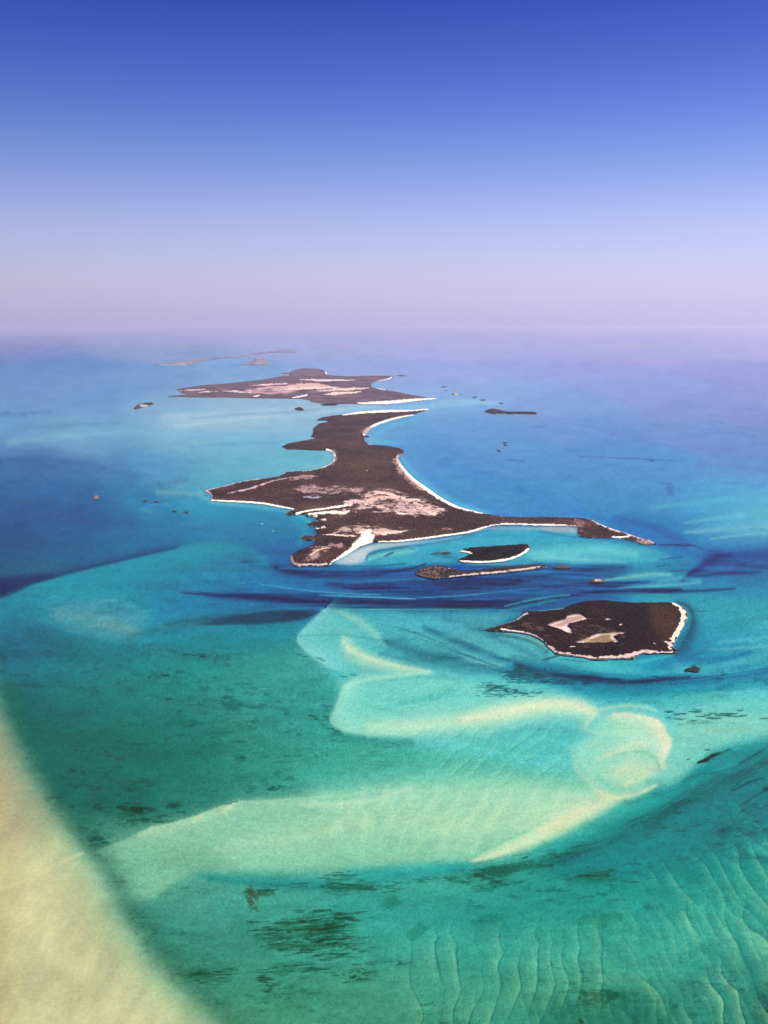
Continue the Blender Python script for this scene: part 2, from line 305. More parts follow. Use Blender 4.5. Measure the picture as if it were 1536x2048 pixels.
def paint_bank(c):
    c.base(BASE)
    P, S, Wd, R = c.poly, c.stroke, c.weeds, c.ridge
    # --- far water: pale shoals and long bands
    S([(-200,738,4),(100,738,4),(300,733,3),(480,732,2)], (112,158,212), .45)
    S([(200,772,3),(330,768,3)], (108,160,210), .4)
    S([(330,835,10),(430,832,9),(560,822,5),(640,812,3)], (190,214,228), .55, warp=3)
    S([(360,852,12),(480,842,10),(600,832,6),(680,820,4)], (176,212,226), .45)
    S([(350,852,3),(450,842,2),(560,830,2)], (205,215,226), .5)
    S([(380,838,2),(480,828,2.4),(580,824,2),(640,818,1.4)], (128,165,205), .55)
    S([(10,862,4),(90,852,6),(180,848,4),(240,846,2)], (92,142,185), .55, grain=.6)
    S([(20,884,7),(140,872,8),(280,862,6),(420,866,7),(540,880,6)], (132,192,214), .5)
    S([(380,892,2),(470,888,4),(560,884,2)], (96,158,205), .5)
    S([(-60,936,26),(60,934,22),(160,938,18),(260,955,12)], (66,108,164), .4, warp=7, grain=.35, hard=1.5)
    R([(-60,916,3,20),(30,917,3,18),(110,920,3,16),(170,926,4,12),(210,936,5,8)], (58,96,154), .5, p=1.4, grain=.3)
    S([(-60,968,22),(80,970,20),(200,980,16),(320,995,10)], (56,104,160), .4, warp=8, grain=.4, hard=1.5)
    S([(-50,1040,34),(120,1030,30),(260,1040,24)], (32,92,148), .45, warp=8, grain=.4, hard=1.5)
    S([(320,972,8),(345,965,9),(372,958,6)], (80,122,160), .45, grain=.6)
    S([(315,985,5),(350,985,5),(400,990,4)], (140,185,190), .45)
    S([(285,1018,4),(300,1022,5)], (85,160,175), .6)
    S([(0,832,3),(50,828,3)], (80,120,170), .6, grain=.6); S([(60,826,3),(100,824,4)], (88,130,178), .6, grain=.6)
    S([(5,826,1),(20,825,1.2)], (80,90,120), .8)
    S([(295,1012,2),(330,1008,2)], (72,145,180), .5)
    # --- lagoon between the far island and the spit
    S([(690,822,4),(740,817,3),(860,813,5),(930,806,5),(1000,806,3)], (142,205,232), .7)
    S([(640,826,3),(700,816,3),(760,813,3)], (178,214,230), .6)
    S([(880,803,3),(940,800,4),(985,806,3)], (160,205,232), .6)
    # --- glow of shallow sand along the eastern beaches
    S([(838,836,2),(800,846,4),(768,856,6),(752,868,7),(752,882,7),(790,888,4)], (95,195,225), .65)
    S([(806,918,5),(816,936,7),(838,958,8),(872,984,8),(918,1010,6),(980,1028,4)], (95,190,222), .7)
    S([(736,872,5),(742,882,5)], (130,208,228), .6)
    S([(690,880,1),(640,906,3),(655,912,6),(648,928,5),(600,936,3)], (130,196,206), .5)
    S([(565,905,8),(600,912,9),(640,915,8)], (98,180,196), .5)
    S([(400,985,5),(415,1004,4),(470,1010,4),(540,1016,5),(600,1028,5),(618,1045,5)], (110,190,205), .6)
    S([(590,1038,6),(608,1050,7),(612,1064,6),(600,1085,6)], (72,160,190), .6)
    # --- open water to the east
    S([(880,925,6),(980,950,9),(1080,990,9),(1160,1020,7)], (60,128,200), .35, warp=5)
    S([(1220,870,5),(1330,880,7),(1450,900,9),(1560,905,9)], (122,128,200), .4, warp=5, grain=.5)
    S([(1400,925,6),(1480,935,7),(1600,945,8)], (108,132,200), .35, warp=5, grain=.6)
    S([(1160,914,1.4),(1230,915,1.4),(1300,919,1.2),(1365,922,1)], (72,102,165), .7, grain=.5)
    S([(1100,840,2),(1250,850,3),(1400,852,3)], (128,148,215), .3, grain=.5)
    S([(1338,975,5),(1342,985,6),(1344,990,3)], (62,82,150), .6, grain=.5); S([(1320,966,1.6),(1345,968,1.6)], (62,90,160), .6, grain=.5)
    S([(1018,920,2),(1048,922,2.4)], (62,98,170), .5, grain=.4); S([(890,918,1.5),(905,922,1.5)], (60,110,180), .4)
    for i, (x, y, l) in enumerate([(930,860,20),(1060,852,30),(960,945,24),(1100,958,30),(925,985,26),(1130,900,22),(1210,930,26),(1190,960,24),(1020,1005,26),(1250,1000,22),(1480,870,30),(1420,842,26),(880,870,22),(1300,850,30),(1450,965,30)]):
        S([(x, y, 1.2), (x + l, y + 2, 1.6)], (66,112,182), .38, grain=.6)
    S([(1300,1015,5),(1380,1008,6),(1450,998,8),(1560,1000,10)], (90,180,212), .6, warp=3)
    S([(1370,1045,3),(1450,1035,6),(1540,1020,8)], (105,192,210), .5, warp=3)
    S([(1370,1064,4),(1430,1062,7),(1500,1057,8),(1600,1048,10)], (130,200,212), .5, warp=5, hard=1.5, grain=.4)
    S([(1420,1078,2),(1480,1070,3),(1560,1064,4)], (120,200,208), .5)
    S([(1230,1035,5),(1290,1050,7),(1340,1070,10),(1370,1092,12)], (38,98,172), .65, warp=4)
    S([(1150,1026,3),(1210,1036,5),(1270,1060,5),(1330,1085,5)], (45,112,185), .5)
    S([(1320,1090,2),(1360,1090,2),(1385,1090,1.5),(1405,1098,1)], (18,42,92), .7, grain=.5)
    # --- flow bands fanning out to the east of the channel
    P([(1395,1105),(1450,1098),(1540,1090),(1640,1085),(1640,1128),(1540,1140),(1440,1150),(1370,1160),(1390,1135)], (25,70,140), .62, f=12, warp=12, grain=.8)
    S([(1365,1162,3),(1395,1140,7),(1425,1118,10),(1460,1112,8)], (14,42,105), .7, warp=8, grain=.5)
    S([(1370,1158,3),(1420,1150,4),(1480,1146,4),(1520,1143,3)], (12,50,110), .6, warp=5, grain=.5)
    S([(1440,1120,4),(1500,1110,5),(1580,1104,6)], (26,78,148), .6, warp=5, grain=.5)
    S([(1300,1150,2),(1360,1140,5),(1400,1120,4)], (42,130,178), .5)
    # --- turquoise lagoon south of the main island
    P([(660,1128),(700,1108),(745,1092),(800,1088),(900,1078),(960,1068),(1010,1055),(1150,1060),(1165,1076),(1260,1086),(1330,1102),(1345,1118),(1290,1128),(1200,1128),(1150,1130),
       (1090,1126),(1000,1130),(900,1128),(860,1130),(820,1134),(740,1136),(690,1132)], (72,172,195), .95, f=5, warp=4)
    S([(1060,1110,9),(1130,1105,12),(1200,1100,11),(1270,1108,8)], (112,202,208), .75, warp=4)
    S([(1070,1116,5),(1110,1116,6),(1180,1120,6),(1250,1126,4)], (125,205,208), .6, warp=3)
    P([(664,1125),(690,1111),(720,1096),(745,1088),(775,1085),(830,1083),(900,1076),(930,1070),(900,1082),(800,1094),(748,1100),(730,1110),(735,1120),(715,1128),(690,1130)], (178,200,212), .95, f=3, warp=2)
    P([(684,1120),(705,1104),(728,1094),(745,1090),(738,1104),(722,1118),(700,1126)], (205,212,216), .6, f=5)
    S([(732,1120,2),(736,1110,2.6),(752,1103,2.8),(790,1096,2.8),(850,1088,2.4),(905,1080,1.8),(950,1070,1.6)], (42,92,132), .75, grain=.25)
    S([(740,1118,4),(760,1110,4),(800,1106,6),(830,1100,5)], (130,208,200), .7)
    S([(820,1090,3),(880,1082,3),(940,1072,3),(1000,1060,3),(1060,1060,3)], (92,178,205), .6)
    S([(940,1064,2),(985,1056,2.4),(1040,1056,3),(1100,1058,3),(1150,1062,3)], (168,186,200), .6)
    P([(1078,1053),(1154,1053),(1156,1067),(1120,1064),(1090,1061)], (165,178,190), .85, f=2)
    S([(1080,1064,1.5),(1120,1070,1.5),(1158,1076,1.5),(1220,1079,1.2)], (36,110,160), .7)
    S([(960,1072,4),(1060,1070,4),(1160,1082,4)], (60,160,195), .6)
    S([(770,1112,1.5),(780,1108,1.5),(788,1104,1.2)], (30,70,100), .85, grain=.2); S([(820,1098,1),(830,1098,1)], (28,70,100), .7)
    S([(700,1134,1.2),(790,1130,1.5),(810,1126,1.2)], (40,80,110), .6, grain=.4)
    S([(870,1108,4),(890,1112,5),(915,1120,5),(900,1128,3)], (48,110,150), .55, warp=4, grain=.4)
    S([(862,1108,1.2),(878,1106,1.2)], (20,50,80), .8); S([(800,1132,2),(880,1112,3)], (60,150,190), .4)
    S([(935,1128,2),(1000,1130,2.4),(1060,1126,2)], (125,195,205), .5)
    S([(1140,1128,2),(1215,1120,2)], (90,180,200), .5)
    # --- the deep channel: dark tongues with brighter threads between them
    P([(470,1118),(540,1122),(640,1134),(740,1139),(850,1150),(960,1154),(1100,1140),(1230,1130),(1270,1134),(1240,1150),(1200,1166),(1150,1178),(1140,1196),(1060,1215),(1000,1220),(860,1219),
       (640,1219),(590,1212),(480,1200),(400,1192),(500,1182),(640,1180),(560,1150)], (26,94,148), .6, f=7, warp=7)
    S([(485,1122,4),(520,1130,6),(560,1138,7),(620,1148,7),(690,1150,6),(760,1148,4),(820,1138,3),(850,1128,2)], (8,44,98), .8, warp=3, grain=.35)
    S([(400,1108,4),(470,1112,5),(540,1105,5),(600,1100,3)], (18,92,150), .5)
    S([(655,1168,3),(700,1173,7),(790,1176,9),(880,1176,9),(960,1172,7),(1040,1164,5)], (6,38,90), .75, warp=3, grain=.25)
    S([(860,1160,4),(940,1162,6),(1040,1158,6),(1120,1148,6),(1190,1138,5),(1250,1134,3)], (14,58,112), .7, warp=3, grain=.3)
    S([(870,1168,5),(930,1172,8),(1000,1172,6),(1060,1164,3)], (56,64,100), .7, warp=5, grain=.3)
    S([(360,1186,1.5),(420,1189,4),(500,1193,6),(580,1199,8),(660,1203,9),(760,1206,10),(880,1207,10),(980,1208,9),(1040,1206,7)], (5,34,84), .85, warp=2, grain=.3)
    S([(650,1214,3),(760,1215,3.4),(900,1214,4),(980,1214,3)], (5,26,72), .8)
    S([(1000,1212,4),(1060,1204,4),(1120,1194,4),(1200,1183,4),(1290,1181,5),(1360,1180,4)], (8,40,92), .8, warp=2, grain=.3)
    S([(1180,1170,2),(1240,1174,3),(1320,1184,4),(1400,1182,3),(1470,1178,2)], (8,48,112), .7, warp=3, grain=.4)
    S([(1000,1184,3),(1080,1176,3),(1150,1168,3),(1230,1168,4),(1300,1164,2)], (14,56,122), .7, warp=3, grain=.4)
    S([(520,1168,1.2),(600,1180,1.6),(680,1186,1.6),(760,1190,1.2)], (92,172,205), .85, grain=.3)
    S([(640,1190,1.2),(740,1194,1.8),(830,1198,1.4)], (96,178,208), .9, grain=.3)
    S([(560,1158,3),(640,1162,4),(760,1161,3.4),(850,1156,2.6)], (46,130,178), .6, grain=.3)
    S([(480,1150,5),(560,1166,6),(640,1178,5),(700,1182,3)], (36,118,168), .55, grain=.3)
    S([(860,1184,1),(960,1180,1.5),(1060,1168,1.2)], (40,100,150), .6, grain=.5)
    S([(700,1198,.8),(820,1203,1.2),(940,1201,1)], (24,78,130), .6, grain=.5)
    S([(830,1196,1),(920,1192,1.6),(1010,1182,1.6),(1080,1176,1.2)], (84,150,188), .8, grain=.4)
    S([(1010,1212,1.5),(1060,1200,2.2),(1110,1192,2),(1140,1190,1.4)], (86,172,188), .8, grain=.4)
    S([(1000,1222,2),(1040,1216,3),(1080,1206,3),(1110,1200,2)], (80,165,170), .5, grain=.3)
    S([(1210,1160,2),(1260,1154,5),(1310,1148,6),(1340,1150,4)], (118,200,200), .8, warp=2)
    S([(1235,1177,1.2),(1290,1173,3),(1350,1170,3),(1400,1165,3)], (105,190,200), .7, warp=2)
    S([(1320,1162,4),(1360,1156,5),(1400,1160,4)], (85,178,195), .6)
    S([(1310,1134,1),(1330,1130,1.6),(1345,1132,1)], (60,100,120), .8, grain=.5); S([(1340,1142,1.5),(1360,1142,2.4),(1375,1140,1)], (52,98,125), .7, grain=.5)
    S([(1320,1120,1),(1345,1116,1.3),(1365,1114,1)], (30,70,120), .7, grain=.4)
    S([(1235,1166,1),(1262,1166,1.2),(1280,1162,.8)], (6,28,70), .85); S([(1300,1185,1),(1330,1182,2),(1360,1181,1)], (4,26,72), .8)
    S([(870,1218,1.2),(905,1216,2),(950,1218,1.5)], (5,24,50), .9, grain=.2); S([(985,1218,1),(1015,1217,1.5)], (5,24,50), .9)
    S([(1395,1222,1),(1415,1223,1)], (20,80,120), .7)
    S([(860,1130,2),(940,1150,3),(1060,1146,3),(1160,1142,2)], (45,125,160), .35)
    S([(560,1136,3),(640,1138,3),(720,1137,3)], (40,125,168), .7)
    # --- western bank with its crisp northern edge
    P([(-420,1290),(-200,1240),(0,1198),(45,1180),(90,1162),(130,1150),(100,1146),(40,1150),(0,1152),(-200,1160),(-420,1200)], (4,40,92), .85, f=7, warp=2)
    S([(0,1130,14),(60,1128,10),(120,1128,6)], (22,98,132), .5, hard=1.5)
    R([(40,1163,9,2),(90,1156,8,1.5),(150,1143,10,1.5),(220,1126,11,1.5),(300,1107,10,2),(350,1097,8,3)], (6,60,112), .75, p=1.3)
    R([(-420,1296,2,70),(-200,1246,2,70),(0,1200,1.5,70),(45,1181,1.5,70),(90,1163,1.5,70),(150,1149,1.5,66),(210,1133,1.5,60),(270,1120,2,60),(330,1107,3,56),(380,1094,5,50),(430,1086,8,44),(490,1098,10,36),(530,1124,12,26)], (40,146,170), .7, p=1.6)
    R([(60,1172,2,16),(150,1150,2,22),(260,1123,2,26),(340,1106,4,26),(400,1092,7,28),(440,1096,8,20)], (54,158,176), .55, p=1.3)
    P([(70,1200),(130,1185),(220,1192),(300,1215),(305,1245),(262,1276),(225,1280),(150,1260),(95,1238)], (82,156,170), .6, f=16, warp=12, grain=.4)
    S([(110,1226,8),(160,1232,13),(220,1246,15),(268,1264,10)], (112,160,162), .6, warp=8, grain=.5, hard=1.5)
    S([(120,1215,3),(180,1208,4),(230,1200,3)], (104,164,172), .4)
    R([(70,1238,16,2),(130,1260,18,2),(190,1276,16,2),(240,1287,14,2),(272,1284,10,3)], (70,142,150), .4, p=1.4)
    S([(262,1274,5),(300,1257,4),(340,1250,4),(380,1242,4)], (64,132,138), .55, warp=3)
    S([(282,1290,4),(300,1284,5)], (104,150,154), .6); S([(310,1302,2),(328,1292,2)], (90,140,142), .35)
    S([(280,1285,6),(400,1262,7),(520,1255,8),(600,1246,7)], (35,140,160), .55, hard=1.5)
    R([(330,1250,3,3),(380,1242,6,5),(440,1234,8,8),(520,1228,8,10),(590,1224,4,14),(640,1222,1,8)], (22,84,108), .7, p=1.7, grain=.2)
    P([(642,1221),(600,1221),(560,1222),(500,1227),(440,1236),(380,1246),(420,1250),(480,1250),(540,1247),(600,1241),(622,1232)], (12,62,88), .8, f=2.2, warp=2, grain=.3, sm=1)
    P([(560,1225),(640,1221),(619,1235),(570,1240)], (8,52,82), .5, f=3)
    S([(330,1252,3),(370,1246,5),(420,1243,4)], (72,128,134), .5, warp=4, grain=.4)
    S([(410,1242,1),(422,1242,1)], (60,120,130), .5)
    S([(600,1250,5),(500,1262,6),(400,1275,6),(300,1300,6)], (34,138,145), .4)
    # --- central sand flat: the pale dart shape and its ridges
    P([(645,1222),(700,1219),(860,1220),(980,1222),(1060,1224),(1010,1245),(980,1262),(1060,1270),(1090,1292),(1120,1310),(1180,1322),(1260,1330),(1300,1345),(1000,1362),(960,1400),(1080,1402),(1240,1405),
       (1400,1410),(1600,1400),(1600,1300),(1400,1330),(1340,1345),(1540,1420),(1540,1480),(1440,1500),(1390,1550),(1300,1570),(1150,1550),(1000,1520),(860,1500),(740,1470),(665,1445),(680,1380),(650,1335),(605,1300),(595,1275)], (92,186,188), .72, f=12, warp=4)
    R(  [(648,1220,24,3),(615,1252,30,3),(590,1277,36,3),(612,1302,40,4),(655,1330,30,6)], (136,210,202), .85, p=1.3)
    P([(600,1276),(645,1232),(662,1221),(690,1219),(740,1240),(765,1270),(745,1295),(690,1300),(640,1305)], (108,196,192), .5, f=9, warp=3)
    S([(672,1222,3),(695,1230,6),(718,1242,7),(745,1262,7),(770,1290,4)], (160,208,186), .55)
    S([(690,1218,1),(760,1219,1.2),(860,1219,1.2),(960,1220,1.2)], (130,200,200), .5)
    S([(760,1236,16),(850,1252,18),(930,1250,14)], (84,178,192), .5)
    S([(600,1272,1.6),(680,1268,2),(720,1275,3),(760,1280,2)], (52,146,158), .5)
    P([(678,1290),(690,1278),(708,1292),(728,1306),(760,1316),(800,1326),(850,1340),(800,1347),(740,1342),(700,1328),(682,1312)], (150,204,180), .75, f=7, warp=2)
    R([(688,1284,12,5),(700,1302,10,6),(740,1318,8,8),(800,1334,6,7),(858,1343,3,5)], (206,220,186), .8, p=1.3)
    R([(860,1342,6,3),(820,1350,6,6),(770,1355,5,7),(720,1362,4,8),(692,1374,3,9)], (198,218,184), .75, p=1.3)
    P([(690,1370),(760,1358),(850,1347),(930,1352),(1000,1372),(1000,1400),(900,1415),(820,1430),(740,1455),(700,1462),(668,1446),(672,1418),(682,1398)], (120,198,178), .7, f=10, warp=3)
    R([(700,1366,22,3),(682,1382,26,3),(677,1402,30,3),(668,1424,34,3),(659,1442,36,3),(676,1457,34,3),(704,1465,28,4),(760,1468,20,6),(830,1464,14,8)][::-1], (160,206,178), .0)
    R([(700,1366,3,22),(682,1382,3,26),(677,1402,3,30),(668,1424,3,34),(659,1442,3,36),(676,1457,3,34),(704,1465,4,28),(760,1468,6,20),(830,1464,8,14)][::-1], (160,212,186), .78, p=1.3)
    # grey-green weed tongues
    S([(770,1282,8),(820,1298,16),(880,1316,18),(940,1329,13),(1000,1342,6)], (40,104,122), .75, warp=9, grain=.35, hard=1.5)
    S([(760,1306,6),(840,1322,11),(920,1336,9),(1000,1350,6)], (44,118,132), .45, warp=8, grain=.4, hard=1.4)
    S([(845,1256,5),(900,1278,9),(960,1302,11),(1020,1321,9),(1065,1330,6)], (30,92,120), .62, warp=8, grain=.45, hard=1.5)
    S([(890,1236,5),(950,1256,8),(1010,1282,9),(1060,1308,8),(1095,1322,5)], (52,122,142), .55, warp=7, grain=.5, hard=1.4)
    S([(985,1268,3),(1040,1288,5),(1080,1305,5),(1100,1318,4)], (30,108,138), .4, warp=5, grain=.4, hard=1.4)
    S([(1000,1275,3),(1050,1290,4),(1085,1312,3)], (112,190,192), .45, grain=.3, warp=3)
    S([(900,1268,2.4),(960,1290,3.6),(1020,1312,3)], (100,184,188), .45, grain=.3, warp=4)
    S([(930,1318,3),(990,1331,4.4),(1032,1334,5)], (110,186,182), .5, warp=3)
    for i in range(26):
        x = 780 + (i * 37) % 250; y = 1262 + (x - 780) * .24 + (i * 53) % 46 - 14
        S([(x, y, .7), (x + 34, y + 9, 1.6), (x + 70, y + 22, .7)], (24, 84, 104) if i % 3 else (116, 190, 190), .32, grain=.5, warp=3, sm=1)
    S([(780,1360,3),(850,1352,3),(930,1358,4),(1000,1364,4)], (74,172,172), .4)
    S([(760,1420,5),(820,1402,7),(880,1392,7),(905,1380,5)], (74,168,160), .5, warp=5, hard=1.5)
    S([(840,1395,4),(900,1388,6),(960,1395,6)], (84,176,168), .5)
    # bright crescent ridge
    S([(690,1448,14),(780,1450,24),(860,1446,28),(960,1438,30),(1040,1428,27),(1100,1420,23),(1160,1426,20),(1220,1440,24),(1290,1460,20)], (140,204,182), .75, hard=1.6, warp=4)
    S([(740,1456,9),(850,1450,17),(930,1441,21),(1000,1428,22),(1060,1415,20),(1110,1411,17),(1160,1415,15),(1188,1424,11)], (184,214,180), .8, hard=1.8, warp=4)
    S([(930,1438,8),(1010,1424,13),(1070,1410,14),(1110,1406,12),(1160,1411,11),(1184,1420,7)], (216,218,182), .8, hard=1.7, warp=3)
    R([(1150,1404,8,5),(1176,1418,9,4),(1192,1430,8,3),(1178,1444,9,3),(1172,1452,8,2),(1184,1463,5,3),(1215,1466,6,3),(1245,1462,5,2)][::-1], (206,212,174), .0)
    R([(1150,1404,5,8),(1178,1420,4,8),(1190,1432,4,7),(1178,1445,2,9),(1171,1453,2,10),(1182,1464,2,7),(1215,1467,2,7),(1245,1463,2,6)], (200,210,174), .6, p=1.4)
    S([(1190,1422,3),(1240,1411,4.5),(1280,1412,5),(1310,1420,3)], (176,208,180), .6)
    S([(1172,1464,2),(1192,1471,3),(1240,1474,3.4),(1310,1470,3)], (80,176,170), .45, warp=6)
    S([(1186,1448,4),(1202,1436,6),(1228,1427,6),(1262,1422,5),(1300,1428,4)], (98,186,178), .6, warp=6, hard=1.5)
    S([(1000,1470,8),(1080,1462,10),(1150,1475,8)], (72,172,168), .5, warp=5, hard=1.4)
    S([(920,1475,8),(1040,1500,14),(1130,1510,12)], (76,174,158), .45, warp=8, hard=1.4)
    # the ring of sand around the pool
    P([(1190,1440),(1230,1428),(1290,1430),(1330,1450),(1340,1480),(1328,1520),(1330,1545),(1300,1565),(1275,1590),(1240,1600),(1190,1588),(1155,1560),(1145,1520),(1155,1500),(1185,1480)], (150,206,178), .8, f=15, warp=16)
    R([(1226,1428,4,10),(1275,1428,4,20),(1312,1441,4,28),(1334,1464,4,32),(1341,1488,4,30),(1332,1512,5,24),(1322,1530,8,14)], (222,216,182), .85, p=1.6, warp=9)
    P([(1225,1444),(1290,1442),(1318,1480),(1300,1500),(1240,1490)], (176,212,180), .55, f=14, warp=14)
    R([(1310,1446,2,12),(1331,1466,2,18),(1337,1486,2,18),(1330,1504,3,12)], (242,218,186), .5, p=1.6, warp=9)
    S([(1322,1530,10),(1300,1530,7)], (180,208,172), .5, hard=1.4)
    S([(1196,1519,4),(1230,1506,7),(1262,1495,9),(1290,1490,8)], (206,212,176), .65, warp=8, hard=1.3)
    S([(1225,1513,3),(1262,1503,3),(1296,1505,3.4),(1314,1520,4),(1318,1540,4)], (108,182,160), .7)
    S([(1232,1550,18),(1265,1535,30),(1290,1548,20),(1250,1570,14)], (202,210,168), .75, warp=12, hard=1.5)
    S([(1185,1530,8),(1215,1545,9),(1232,1565,7)], (150,202,170), .5, warp=5)
    S([(1200,1510,5),(1235,1528,5),(1250,1515,4)], (128,192,166), .45, warp=5)
    S([(1148,1518,4),(1156,1540,7),(1172,1562,10),(1190,1577,10),(1214,1592,9)], (180,206,172), .42, warp=14, hard=1.2)
    S([(1160,1500,5),(1175,1490,6),(1200,1482,5)], (150,200,172), .5)
    S([(1196,1550,4),(1213,1574,6),(1240,1585,7),(1280,1577,7),(1306,1556,5)], (112,188,162), .6, warp=3)
    S([(1192,1582,7),(1215,1593,8),(1250,1594,6),(1280,1587,5),(1312,1570,4)], (216,212,168), .75, hard=1.5)
    S([(1202,1595,7),(1220,1604,6),(1238,1599,5)], (238,212,174), .7)
    # the long southern sand sheet
    P([(-420,1900),(-200,1820),(0,1770),(120,1735),(200,1703),(260,1675),(300,1655),(350,1645),(400,1628),(460,1606),(540,1598),(620,1592),(720,1584),(820,1578),(920,1574),(1040,1574),(1130,1578),(1180,1590),(1210,1602),(1245,1604),
       (1210,1625),(1150,1655),(1080,1690),(1030,1712),(980,1722),(900,1722),(820,1728),(700,1738),(600,1744),(520,1746),(440,1738),(380,1742),(330,1780),(280,1810),(180,1800),(-420,2100)], (138,190,156), .8, f=11, warp=4)
    S([(640,1600,20),(800,1590,30),(960,1584,36),(1080,1588,34),(1170,1596,22)], (152,204,174), .7, hard=1.6, warp=6)
    S([(900,1660,34),(1000,1640,38),(1080,1622,34),(1160,1606,20)], (172,208,174), .6, hard=1.7, warp=6)
    S([(480,1690,30),(640,1665,36),(800,1650,38),(940,1645,40),(1050,1640,34)], (156,198,160), .5, hard=1.5, warp=8)
    S([(250,1740,30),(360,1720,30),(440,1720,20)], (100,158,126), .5, hard=1.5, warp=6)
    S([(430,1700,8),(620,1668,10),(740,1640,7)], (172,206,166), .35, hard=1.4, warp=5)
    R([(944,1723,5,1.5),(985,1713,15,4),(1030,1697,22,7),(1080,1674,27,12),(1130,1648,30,16),(1170,1624,30,17),(1212,1606,16,12)], (206,214,172), .85, p=1.9, warp=3)
    S([(1080,1660,8),(1140,1633,10),(1190,1612,8)], (222,208,166), .5, hard=1.5)
    S([(945,1714,3),(985,1692,4),(1040,1668,4),(1080,1648,3)], (104,180,152), .45)
    R([(190,1704,1.5,10),(250,1680,1.5,14),(300,1655,1.5,16),(306,1652,2,10)], (140,184,148), .6, p=1.3)
    R([(306,1656,1.5,14),(370,1640,1.5,18),(404,1628,1.5,20),(440,1614,1.5,18),(466,1602,1.5,12)], (176,206,162), .7, p=1.2)
    R([(440,1622,1.5,10),(466,1604,1.5,16),(540,1600,1.5,22),(640,1594,1.5,22),(720,1586,2,18)], (164,202,166), .55, p=1.2)
    S([(280,1672,3),(296,1664,4),(304,1654,3)], (184,206,164), .6); S([(380,1646,3),(398,1636,5),(406,1630,4)], (196,212,168), .6); S([(445,1626,3),(460,1614,5),(468,1606,3)], (186,208,168), .6)
    R([(600,1610,4,3),(680,1608,5,4),(740,1602,6,5),(780,1590,6,5),(820,1576,8,5)], (188,212,172), .55, p=1.4)
    S([(640,1600,5),(700,1596,5),(760,1588,4)], (112,182,154), .45)
    for i in range(9):
        x = 700 + i * 50
        R([(x - 24, 1650, 6, 12), (x, 1620, 3, 14), (x + 16, 1592, 2, 12), (x + 22, 1576, 2, 6)], (190,214,176), .38, p=1.2, warp=9)
    S([(470,1640,7),(560,1632,9),(640,1620,7)], (118,180,150), .35, hard=1.4)
    S([(400,1752,6),(470,1756,9),(560,1762,11),(660,1766,11),(780,1758,9),(900,1744,8)], (48,152,142), .65, warp=4, hard=1.5)
    S([(700,1750,9),(820,1742,10),(920,1734,9),(960,1738,6)], (30,154,152), .6, warp=4, hard=1.5)
    R([(965,1732,3,8),(1040,1714,4,14),(1110,1686,5,16),(1180,1652,5,16),(1245,1612,5,14),(1330,1580,6,14)], (52,158,146), .6, p=1.3)
    # pale apron to the east
    P([(1345,1430),(1420,1420),(1540,1425),(1640,1420),(1640,1450),(1540,1478),(1470,1490),(1420,1512),(1380,1545),(1340,1580),(1318,1560),(1345,1500)], (132,196,170), .7, f=9, warp=4)
    S([(1410,1460,5),(1440,1462,5)], (165,180,148), .4); S([(1450,1462,2),(1500,1458,3)], (160,175,140), .45)
    S([(1400,1415,4),(1470,1410,6),(1560,1405,7)], (125,195,180), .5)
    # southern deep teal and its striations running to the north-east
    P([(1400,1520),(1470,1485),(1540,1475),(1900,1420),(1900,1900),(1540,1700),(1400,1740),(1200,1760),(1060,1740),(1120,1700),(1230,1650),(1330,1600)], (12,116,120), .68, f=16, warp=10)
    S([(1240,1640,6),(1330,1598,9),(1420,1545,9),(1480,1515,6)], (40,150,142), .5, warp=6, hard=1.4)
    S([(1500,1700,10),(1540,1690,14),(1620,1680,14)], (70,168,152), .5, warp=8, hard=1.4)
    for (x0,y0,x1,y1,w,a) in [(1060,1745,1250,1668,9,.5),(1180,1705,1400,1600,8,.4),(1290,1655,1540,1520,7,.45),(1350,1600,1540,1490,5,.4),(1440,1560,1600,1480,5,.4)]:
        S([(x0,y0,w*.5),((x0+x1)/2,(y0+y1)/2+4,w),(x1,y1,w*.6)], (10,98,98), a, warp=7, grain=.7, hard=1.5)
    for q in [(1380,1600,150,20,70,60,1.3,-.52,71),(1470,1560,90,26,60,50,1.4,-.52,72),(1250,1660,120,12,50,50,1.3,-.46,73),(1480,1640,80,30,40,34,1.2,-.5,74),(1150,1715,110,12,40,40,1.3,-.34,75),(1400,1720,150,50,40,40,1.2,-.42,76)]:
        c.dashes(*q[:7], (8,84,84), q[7], seed=q[8], a=.5, clump=8)
    S([(1480,1526,1),(1510,1510,2),(1530,1498,1)], (4,60,66), .8, grain=.3)
    S([(1465,1582,1),(1500,1563,2),(1528,1556,1)], (3,52,58), .85, grain=.3)
    S([(1478,1612,1),(1505,1596,1.6),(1528,1582,1)], (3,52,58), .6, grain=.3)
    S([(1460,1585,1.4),(1480,1560,2.6),(1510,1548,2)], (6,66,70), .5, grain=.5)
    S([(1530,1578,4),(1560,1570,5)], (2,40,40), .85, grain=.3)
    S([(1395,1526,2),(1412,1520,4),(1424,1512,4),(1440,1506,2)], (6,42,28), .95, grain=.15)
    S([(1398,1524,1.6),(1414,1520,2.6)], (8,22,8), .95); S([(1422,1512,2.4),(1428,1510,2.4)], (6,28,14), .95)
    S([(1440,1508,2),(1460,1498,2)], (12,80,60), .7, grain=.4); S([(1410,1500,1),(1418,1499,1.3)], (14,60,55), .8); S([(1374,1519,1.2),(1380,1518,1.2)], (10,80,70), .8)
    S([(1365,1562,2),(1380,1555,3),(1388,1550,1)], (16,110,100), .6, grain=.6); S([(1420,1548,1),(1432,1544,1.5)], (8,80,80), .7)
    S([(1490,1608,1),(1500,1600,2)], (4,60,66), .6); S([(1478,1626,1.2),(1488,1620,1.2)], (4,50,58), .7)
    Wd(1480,1655,90,26, (8,84,92), .55, .46, -.1, 5)
